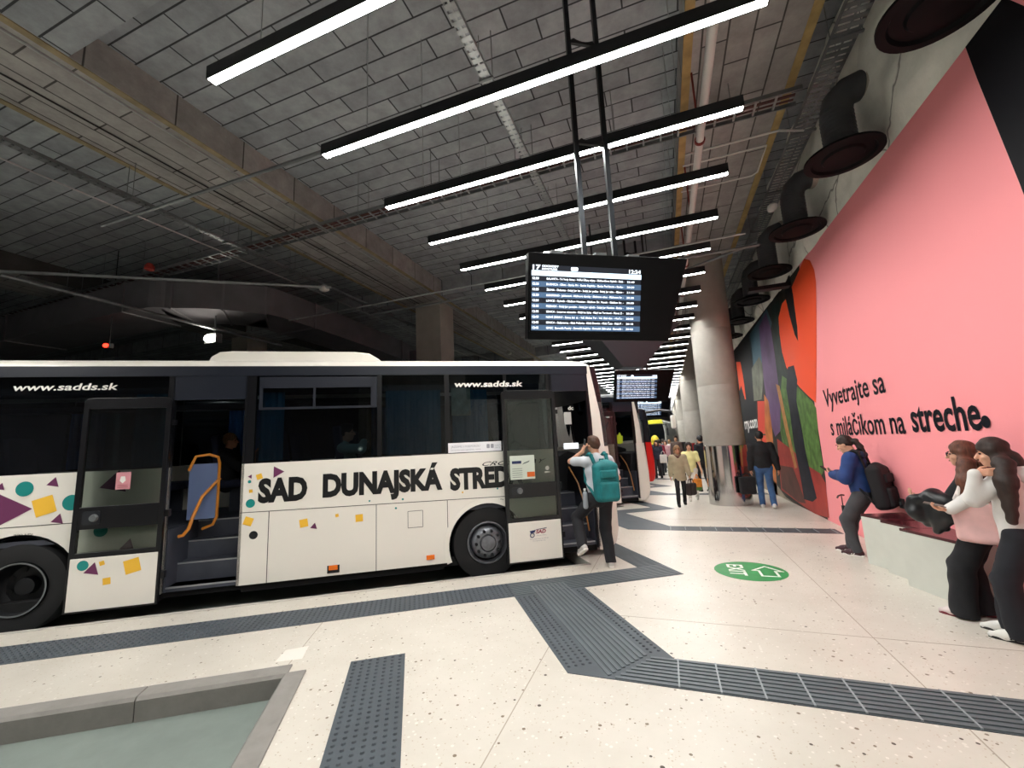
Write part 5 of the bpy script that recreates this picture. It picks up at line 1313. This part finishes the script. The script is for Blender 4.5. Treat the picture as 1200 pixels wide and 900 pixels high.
def loc2w(o, p):   # local point of a person to world
    a = o.rotation_euler.z; return (o.location.x+math.cos(a)*p[0]-math.sin(a)*p[1], o.location.y+math.sin(a)*p[0]+math.cos(a)*p[1], o.location.z+p[2])
def backpack(name, par, J, m, label, cat='backpack', w=.30, h=.46, d=.17, off=(0, 0, 0), pocket=True, res=.008, strap=True, tilt=0):
    """a backpack worn by the person par: a thing of its own, placed in the same local frame"""
    e = empty(name, par.location, par.rotation_euler.z, label, cat)
    u = J['u']; Rt = J['Rt'] @ rotx(tilt); c = J['chest']+J['Rt'] @ (V3(0, -.135-d/2, -.10)+V3(*off))*u
    S = SDF(.03); S.box(c, V3(w/2, d/2, h/2)*u, Rt, .07*u); S.ell(c+Rt @ V3(0, 0, h*.36)*u, V3(w*.42, d*.48, h*.22)*u, Rt)
    S.build('shell', m, e, res, .004, 18)
    if pocket:
        S = SDF(.02); S.box(c+Rt @ V3(0, -d*.5, -h*.22)*u, V3(w*.40, .045, h*.22)*u, Rt, .035*u); S.build('front_pocket', m, e, res, .003, 25)
        S = SDF(.01); S.box(c+Rt @ V3(0, -d*.52, h*.20)*u, V3(w*.34, .03, h*.10)*u, Rt, .022*u); S.build('upper_pocket', m, e, res)
    if strap:
        for sx, a in ((-1, 'l'), (1, 'r')):
            sh = J['sh'+a]*.62+J['neck']*.38
            pts = [c+Rt @ V3(sx*w*.27, d*.45, h*.42)*u, sh+J['Rt'] @ V3(0, -.10, .055)*u, sh+J['Rt'] @ V3(0, -.03, .085)*u, sh+J['Rt'] @ V3(0, .06, .055)*u, J['chest']+J['Rt'] @ V3(sx*.13, .135, .02)*u, J['chest']+J['Rt'] @ V3(sx*.165, .06, -.14)*u, c+Rt @ V3(sx*w*.42, d*.4, -h*.36)*u]
            S = SDF(.01); S.chain(pts, [.024*u, .028*u, .030*u, .030*u, .028*u, .022*u, .018*u], flat=(J['Rt'] @ V3(0, .7, .7), .4)); S.build('strap', m, e, res)
        S = SDF(.01); q = c+Rt @ V3(0, d*.42, h*.56)*u; S.chain([q+V3(-.035, 0, -.03)*u, q+V3(-.025, 0, .015)*u, q+V3(.025, 0, .015)*u, q+V3(.035, 0, -.03)*u], [.009*u]*4); S.build('grab_handle', m, e, .006)
    return e
# ------------------------------------------------------------------ the people in the photo
RN = .0075   # grid for near figures
# 1 boy at the front door of the white bus, seen from behind, one foot lifted, hand at his ear
bx, by = sd(3.40, .22)[:2]
P = person(bx, by, heading(-.50, .865), 'person in a pale t-shirt boarding the white bus, one hand held to the ear')
J = skel(1.76, lean=.06, hip=(.02, 0, 0), fr=(.10, -.03, .085), fl=(-.27, .02, .30), pl=(-.25, 1, .1), hl=(-.135, .13, 1.56), el=(-.6, .2, -1), hr=(.20, .26, 1.08), er=(.75, -.5, -.3), head=(.25, .10, 0), sh=1.02)
body(J, SKIN, P, RN, ({'d': V3(.35, -.15, .9), 'n': V3(.8, .1, 0), 'curl': .75}, {'curl': .6, 'n': V3(-1, 0, 0)}))
top(J, mat('tshirt_pale_grey', '#c6cad0', .85, var=.06, vscale=8), P, RN, 't_shirt', 'short', .022, .02, .004)
trousers(J, mat('trousers_black', '#1d1d22', .85, var=.2, vscale=10), P, RN, .072, .082, .096)
GS = mat('shoe_grey', '#b9b7b2', .6, var=.15, vscale=20)
shoe(J, 'r', GS, SOLW, P, .006, (.25, .95, 0)); shoe(J, 'l', GS, SOLW, P, .006, (-.15, .8, -.45))
hair(J, BRH, P, .006, 'short', vol=.006)
face_parts(J, P)
TBP = mat('backpack_teal', '#0b6f72', .7, var=.22, vscale=9)
backpack('backpack', P, J, TBP, 'teal backpack worn by the person boarding the white bus', w=.34, h=.52, d=.20, off=(.02, 0, -.06), res=.0075)
S = SDF(.01); q = J['hpl']+V3(-.13, -.02, .02); S.cap(q+V3(0, 0, -.12), q+V3(0, 0, .05), .036).cap(q+V3(0, 0, .05), q+V3(0, 0, .09), .03, .014)
e = empty('water_bottle', P.location, P.rotation_euler.z, 'clear grey water bottle at the left hip of the person boarding the bus', 'bottle')
S.build('bottle_body', mat('bottle_grey', '#8f949b', .15), e, .006); MB().tube([q+V3(0, 0, .095), q+V3(0, 0, .125)], .017, 12).build('cap', WHS, e)
# phone at his ear
q = J['wrl']+V3(.035, -.01, .10)
e = empty('mobile_phone', P.location, P.rotation_euler.z, 'dark phone held to the ear by the person boarding the bus', 'phone')
MB().box(-.005, .005, -.036, .036, -.072, .072, T(*q) @ Rx(.3)).build('case', BLACK, e, bevel=.004)
# 2 woman in the beige coat
RM = .010
P = person(.24, 11.75, heading(.10, -1), 'person in a long beige padded coat walking towards the camera with a dark handbag')
J = skel(1.50, fr=(-.11+.22, .16, .085), fl=(-.10, -.14, .11), hl=(-.27, .14, .86), hr=(.26, .0, .80), er=(.6, -1, 0), el=(-.7, -1, 0), head=(0, .08, 0))
body(J, SKIN2, P, RM)
COAT = mat('coat_beige', '#a3977c', .85, var=.12, vscale=9)
top(J, COAT, P, RM, 'coat', 'long', .045, .18, .004, .02)
u_ = J['u']; S = SDF(.02); S.chain([J['neck']+V3(-.07, .02, .0), J['neck']+V3(0, .09, -.04), J['neck']+V3(.07, .02, 0)], [.03, .03, .03]); S.cap(J['neck']+V3(-.07, -.03, 0), J['neck']+V3(.07, -.03, 0), .045); S.build('collar', mat('scarf_brown', '#6b4a3e', .9, var=.2, vscale=20), P, .008)
trousers(J, BKT, P, RM, .052, .062, .085)
for a in 'lr': shoe(J, a, BKT, SOLB, P, .009)
hair(J, BLH, P, .009, 'bob', vol=.014); face_parts(J, P)
def handbag(loc, rz, label, w, h, d, m, hm=None, cat='bag', hh=.18):
    e = empty('handbag', loc, rz, label, cat)
    S = SDF(.02); S.box((0, 0, -h/2-hh), (w/2, d/2, h/2), None, .035); S.build('bag_body', m, e, .009, .003, 25)
    S = SDF(.01)
    for y in (-d*.25, d*.25): S.chain([(-w*.28, y, -hh-.02), (-w*.2, y*.6, -hh*.35), (0, y*.3, -.012), (w*.2, y*.6, -hh*.35), (w*.28, y, -hh-.02)], [.009]*5)
    S.build('handle', hm or m, e, .006); return e
q = J['wrl']+nrm(J['wrl']-J['ell'])*.08
handbag(loc2w(P, q), P.rotation_euler.z+.9, 'dark brown handbag carried by the person in the beige coat', .30, .30, .14, mat('bag_dark_brown', '#2a1e1e', .5, var=.15, vscale=9), hh=.12)
# 3 woman in the yellow top behind her
P = person(.58, 12.75, heading(-.05, -1), 'person in a yellow short sleeved top walking just behind the beige coat')
J = skel(1.56, fr=(.10, .12, .085), fl=(-.10, -.12, .11), hl=(-.30, .10, .86), hr=(.32, .06, .84), er=(.9, -.6, 0))
body(J, SKIN, P, RM)
top(J, mat('top_yellow', '#e6dc9c', .85, var=.08, vscale=8), P, RM, 'blouse', 'short', .02, .06)
trousers(J, mat('trousers_white', '#d5d2cc', .85, var=.06), P, RM, .055, .065, .09)
for a in 'lr': shoe(J, a, WHS, SOLW, P, .009)
hair(J, DKH, P, .009, 'bob', vol=.018); face_parts(J, P)
q = loc2w(P, J['wrl']+nrm(J['wrl']-J['ell'])*.09)
e = empty('shopping_bag', (q[0]-.16, q[1]-.02, q[2]-.0), .3, 'orange and green plastic shopping bag beside the beige coat', 'bag')
S = SDF(.02); S.box((0, 0, -.24), (.12, .06, .12), None, .04); S.build('bag_body', mat('bag_orange', '#e08a2c', .4, var=.35, vscale=7), e, .009, .006, 22)
S = SDF(.02); S.box((0, 0, -.37), (.11, .055, .06), None, .035); S.build('bag_bottom', mat('bag_green', '#4e7d38', .4, var=.3, vscale=7), e, .009, .005, 22)
S = SDF(.01); S.chain([(-.07, 0, -.14), (-.02, 0, -.03), (0, 0, .0), (.02, 0, -.03), (.07, 0, -.14)], [.01]*5); S.build('handle', mat('bag_orange', '#e08a2c', .4), e, .006)
# 4 man in dark clothes behind the pillar
g = onz(828, 576)
P = person(g[0]-.02, g[1], heading(-.5, .85), 'person in dark clothes standing behind the left edge of the big pillar')
J = skel(1.74, fr=(.12, -.10, .085), fl=(-.09, .10, .085), hl=(-.25, .02, .80)); body(J, SKIN2, P, .012, fine=False)
top(J, mat('jacket_navy_black', '#15171f', .85), P, .012, 'jacket', 'long', .03, .04); trousers(J, BKT, P, .012)
for a in 'lr': shoe(J, a, BKT, SOLB, P, .01)
hair(J, BKH, P, .01, 'crop')
# 5 man in black jacket and jeans walking away along the mural
P = person(2.10, 11.45, heading(.08, 1), 'person in a black jacket and blue jeans walking away along the wall')
J = skel(1.76, fr=(.11, -.13, .10), fl=(-.10, .10, .085), hl=(-.27, .06, .80), hr=(.31, .02, .80), er=(.8, -.6, 0), head=(0, .02, 0), sh=1.1)
body(J, SKIN2, P, RM)
top(J, BKT, P, RM, 'jacket', 'long', .045, .0, .004)
trousers(J, mat('jeans_blue', '#3d5f8c', .85, var=.25, vscale=7), P, RM, .062, .07, .095)
shoe(J, 'l', WHS, SOLW, P, .009); shoe(J, 'r', WHS, SOLW, P, .009, (.1, .9, -.3))
hair(J, BKH, P, .009, 'crop', vol=.008)
q = loc2w(P, J['wrl']+nrm(J['wrl']-J['ell'])*.08+V3(-.10, .0, 0))
handbag(q, P.rotation_euler.z+.25, 'bulky black bag carried by the person in blue jeans', .34, .40, .18, BKT, hh=.10)
# 6 person in blue leaning on the bench, looking at a phone
P = person(2.37, 7.22, heading(-.80, .60), 'person in a navy jacket and grey trousers leaning on the bench, looking at a phone')
J = skel(1.66, lean=.10, hip=(0, -.13, -.04), fr=(.09, .16, .085), fl=(-.10, .02, .085), hl=(-.11, .17, 1.14), hr=(.07, .19, 1.14), el=(-.7, -.7, -.5), er=(.7, -.7, -.5), head=(0, .42, 0), pl=(-.1, 1, 0), pr_=(.1, 1, 0))
body(J, SKIN, P, RN, ({'d': V3(.45, .7, .35), 'n': V3(.6, 0, .8), 'curl': .7}, {'d': V3(-.35, .75, .35), 'n': V3(-.5, 0, .8), 'curl': .7}))
top(J, mat('jacket_navy', '#1e3c74', .8, var=.25, vscale=7), P, RN, 'jacket', 'long', .05, -.02, .005)
S = SDF(.02); S.chain([J['neck']+V3(-.09, -.02, -.01), J['neck']+V3(-.05, -.10, -.01), J['neck']+V3(.05, -.10, -.01), J['neck']+V3(.09, -.02, -.01)], [.045]*4); S.build('hood', mat('jacket_navy_dark', '#182642', .8, var=.2, vscale=8), P, .008, .003)
trousers(J, mat('trousers_charcoal', '#46464a', .85, var=.15, vscale=8), P, RN, .060, .085, .105, .005)
BUR = mat('shoe_burgundy', '#3a1720', .6)
for a in 'lr': shoe(J, a, BUR, SOLW, P, .006, (0, 1, 0), 1.05, WHS)
hair(J, DKH, P, .006, 'tail', vol=.008); face_parts(J, P)
backpack('backpack', P, J, mat('backpack_black', '#131317', .8, var=.2, vscale=9), 'bulky black backpack on the person in the navy jacket, against the pink wall', w=.42, h=.60, d=.19, off=(0, .0, -.20), res=.009, tilt=.0)
q = (J['wrl']+J['wrr'])/2+V3(0, .10, .06)
e = empty('mobile_phone', P.location, P.rotation_euler.z, 'phone held in front of the person in the navy jacket', 'phone')
MB().box(-.036, .036, -.074, .074, -.005, .005, T(*q) @ Rx(.75)).build('case', BLACK, e, bevel=.004)
e = empty('umbrella', (2.36, 7.62, 0), .4, 'slim dark umbrella with a curved handle standing behind the person in navy', 'umbrella')
MB().tube([(0, 0, 0), (0, 0, .12), (0, 0, .60)], [.006, .016, .022], 10).build('canopy', mat('umbrella_black', '#1b1b20', .7), e, smooth=True)
MB().tube([(0, 0, .60), (0, 0, .74)], .007, 8).tube([(-.07, 0, .71), (-.05, 0, .74), (0, 0, .752), (.04, 0, .745)], .012, 8).build('handle', mat('umbrella_handle', '#4a2020', .4), e, smooth=True)
# 7 person with glasses and long chestnut hair, black trousers
P = person(2.50, 5.06, heading(-.78, .62), 'person in glasses, black jumper and wide black trousers, standing at the bench end')
J = skel(1.54, lean=.02, hip=(0, -.08, -.02), fr=(.11, .05, .085), fl=(-.11, .15, .085), hl=(-.13, .32, 1.13), hr=(.10, .27, 1.05), el=(-.4, -1, -.3), er=(.5, -1, -.2), head=(.08, .06, 0))
body(J, SKIN, P, RN, ({'d': V3(-.1, .6, .6), 'n': V3(.3, -.3, .6), 'curl': .55, 'spread': .5}, {'d': V3(-.4, .8, .1), 'n': V3(-.8, 0, .4), 'curl': .6}))
top(J, BKT, P, RN, 'jumper', 'long', .022, .02)
trousers(J, mat('jeans_black_wide', '#1b1c20', .85, var=.3, vscale=7), P, RN, .105, .105, .105, .006, drop=.035)
RW = mat('shoe_white_red', '#d8c9c6', .6)
for a in 'lr': shoe(J, a, RW, mat('sole_dark_red', '#7c2a38', .6), P, .006)
hair(J, CHH, P, .006, 'long', .42, vol=.012, drape=.24); face_parts(J, P)
# glasses
u_ = J['u']; c_ = J['head']; R_ = J['HR']; pp = lambda x, y, z: c_+R_ @ V3(x, y, z)*u_
e = empty('glasses', P.location, P.rotation_euler.z, 'dark rimmed glasses on the person in the black jumper by the bench', 'glasses')
mb = MB()
for sx in (-1, 1):
    mb.tube([pp(.034*sx+.024*math.cos(t), .103, .006+.019*math.sin(t)) for t in [2*PI*i/14 for i in range(15)]], .0028, 6)
mb.tube([pp(-.010, .105, .01), pp(.010, .105, .01)], .0028, 6)
mb.build('rim', BLACK, e); mb = MB()
for sx in (-1, 1): mb.tube([pp(.058*sx, .10, .012), pp(.078*sx, .0, .006)], .0028, 6)
mb.build('temple', BLACK, e)
# leather jacket over the arm, pale pink tote
e = empty('leather_jacket', P.location, P.rotation_euler.z, 'black leather jacket draped over the arm of the person with glasses', 'jacket')
S = SDF(.05); a_, b_ = J['ell'], J['wrl']; mid_ = (a_+b_)/2
S.chain([a_+V3(-.02, .02, .02), mid_+V3(-.02, 0, .03), b_+V3(-.01, -.06, .0)], [.065, .072, .06])
for i, (dx, dy, L) in enumerate(((-.05, -.10, .20), (-.03, -.02, .25), (.0, .06, .21), (-.06, .12, .15), (.03, .0, .24))):
    t_ = mid_+V3(dx, dy, 0); S.chain([t_, t_+V3(-.01, .02, -L*.6), t_+V3(.0, .05-.02*i, -L)], [.055, .052, .035])
S.build('garment', mat('leather_black', '#1a1c1f', .35, var=.25, vscale=9), e, .008, .010, 26)
q = J['wrr']+V3(.0, .06, -.03)
e = empty('tote_bag', P.location, P.rotation_euler.z, 'pale pink tote bag hanging between the two people at the right edge', 'bag')
S = SDF(.02); c0 = J['hipc']+V3(-.23, -.02, .06); S.box(c0+V3(0, 0, .0), (.05, .14, .17), None, .04); S.build('bag_body', mat('tote_pale_pink', '#e7b9b6', .6, var=.08, vscale=9), e, .008, .008, 20)
S = SDF(.01); 
for x in (-.03, .03): S.chain([c0+V3(x, -.09, .15), c0+V3(x*.5, -.05, .32), J['ell']+V3(-.05, -.02, -.02), c0+V3(x*.5, .06, .30), c0+V3(x, .09, .15)], [.010]*5)
S.build('handle', mat('tote_white', '#e5ddd8', .6), e, .006)
# 8 person in the white hoodie
P = person(2.53, 4.64, heading(-.85, .52), 'person in a white hoodie at the right edge, one hand raised, holding a phone')
J = skel(1.55, lean=.03, hip=(0, -.05, 0), fr=(.11, .12, .085), fl=(-.10, .06, .085), hl=(-.24, .13, 1.46), hr=(.02, .40, 1.06), el=(-.15, 1, -.35), er=(.8, -.6, -.3), head=(.15, .18, 0))
body(J, SKIN, P, RN, ({'d': V3(.05, -1, .15), 'n': V3(.9, 0, -.3), 'curl': .5, 'point': True}, {'d': V3(-.2, .95, .05), 'n': V3(-.3, 0, 1), 'curl': .75}))
WH = mat('hoodie_white', '#dcdad6', .85, var=.06, vscale=7)
top(J, WH, P, RN, 'hoodie', 'long', .030, .06, .005, .01)
S = SDF(.02); S.chain([J['neck']+V3(-.10, .0, -.01), J['neck']+V3(-.07, -.12, -.03), J['neck']+V3(.07, -.12, -.03), J['neck']+V3(.10, .0, -.01)], [.05, .06, .06, .05]); S.build('hood', WH, P, .008, .004)
trousers(J, mat('trousers_navy_black', '#191b22', .85, var=.25, vscale=7), P, RN, .088, .092, .10, .005, drop=.02)
for a in 'lr': shoe(J, a, WHS, SOLB, P, .006, (0, 1, 0), 1.08, BLACK)
hair(J, DKH, P, .006, 'long', .46, vol=.016, drape=.30); face_parts(J, P)
q = J['wrr']+V3(.0, .085, .035)
e = empty('mobile_phone', P.location, P.rotation_euler.z, 'grey phone in the hand of the person in the white hoodie', 'phone')
MB().box(-.037, .037, -.075, .075, -.005, .005, T(*q) @ Rx(.2)).build('case', mat('phone_grey', '#77706a', .4), e, bevel=.004)
MB().tube([J['wrl']-nrm(J['wrl']-J['ell'])*.005+V3(0, 0, 0), J['wrl']+nrm(J['wrl']-J['ell'])*.008], .034, 16).build('hair_tie', BLACK, P)
# ---- far group by the buses
def far(px, py, hd, h, label, topc, botc, hairm, style='short', hold=None, sleeve='long', skin=SKIN):
    g = onz(px, py)
    Q = person(g[0], g[1], hd, label, 'people waiting deep in the hall')
    Jq = skel(h, fr=(.10, .08, .085), fl=(-.10, -.06, .085)); body(Jq, skin, Q, .014, fine=False)
    top(Jq, mat('cloth_'+topc[1:], topc, .85), Q, .014, 'jacket', sleeve, .035, .03); trousers(Jq, mat('cloth_'+botc[1:], botc, .85), Q, .014)
    for a in 'lr': shoe(Jq, a, BKT if h > 1.6 else WHS, SOLW, Q, .012)
    hair(Jq, hairm, Q, .012, style); return Q, Jq
WHH = hair_mat('hair_white', '#b9b4ac')
far(764.5, 556, .4, 1.70, 'far person in a navy coat beside the second bus nose', '#1e2536', '#20242e', WHH)
Q, Jq = far(773, 561, 2.9, 1.66, 'far person in navy with a white tote bag, in front of the crowd', '#222a3c', '#2a2c30', DKH, 'long')
q = loc2w(Q, Jq['hipc']+V3(-.26, .05, .32)); handbag(q, .2, 'white tote bag of the far person in navy', .30, .36, .08, mat('tote_offwhite', '#d9d8d2', .7), hh=.16)
Q, Jq = far(776, 558, .2, 1.68, 'far person with a red backpack among the crowd', '#8a2238', '#2b2d33', DKH)
backpack('backpack', Q, Jq, mat('backpack_red', '#b02a48', .7), 'small red backpack deep in the crowd', res=.012, strap=False)
Q, Jq = far(771, 552, .1, 1.80, 'far person with a big yellow hood rising over the crowd', '#e0cf3a', '#2b2d33', DKH)
S = SDF(.03); c_ = Jq['head']; S.ell(c_+V3(0, -.06, 0), (.20, .17, .27)); S.build('yellow_hood', mat('hood_yellow', '#f1d53c', .6, var=.1), Q, .014)
far(783, 554, 3.0, 1.62, 'far person in a pink and white top behind the beige coat', '#c79aa0', '#3a3c42', BRH, 'bob')
far(788, 552, -.3, 1.66, 'far person in a white shirt by the concrete pillars', '#d4d2cd', '#4a4c52', BLH, 'bob')
far(796, 556, 3.1, 1.82, 'far person in a brown jacket behind the person in the yellow top', '#5a4a44', '#2b2d33', DKH, 'short')
far(780, 549, .5, 1.70, 'farthest person in grey in the middle of the crowd', '#6e7076', '#2b2d33', DKH)
# ---- passengers in the white bus: seated, upper bodies at the windows
def rider(s, t, hd, label, topc, hairm, style, skin=SKIN, arm=False, zf=1.02, h=1.7):
    w = np.array(b1loc)+BV*s-NV*t
    Q = empty('person', (w[0], w[1], ROADZ+zf-.47), ANG+hd, label, 'person')
    # hips at seat height, thighs forward, feet on the bus floor
    k = dict(hip=(0, -.10, .0), fr=(.10, .36, .56), fl=(-.10, .36, .56), hl=(-.12, .30, 1.05), hr=(.12, .30, 1.05))
    if arm: k.update(hr=(.06, .17, 1.50), er=(.9, .3, -.4), hl=(-.05, .26, 1.22))
    Jq = skel(h, pl=(-.15, .6, 1), pr_=(.15, .6, 1), **k); body(Jq, skin, Q, .012)
    top(Jq, mat('cloth_'+topc[1:], topc, .85), Q, .012, 'jacket', 'long', .03, .0); trousers(Jq, BKT, Q, .012)
    for a in 'lr': shoe(Jq, a, BKT, SOLB, Q, .012)
    hair(Jq, hairm, Q, .01, style); face_parts(Jq, Q); return Q
rider(-1.98, 1.72, -PI/2, 'passenger in black seated upright behind the open middle door', '#17171c', BLH, 'crop', SKIN2)
rider(.02, .36, -PI/2, 'passenger in a pale green top with a raised arm behind the side window', '#9db4ab', DKH, 'short', arm=True)
rider(-1.55, 2.05, -PI/2, 'passenger in dark clothes seated low in the middle doorway', '#201d20', DKH, 'short', SKIN2)
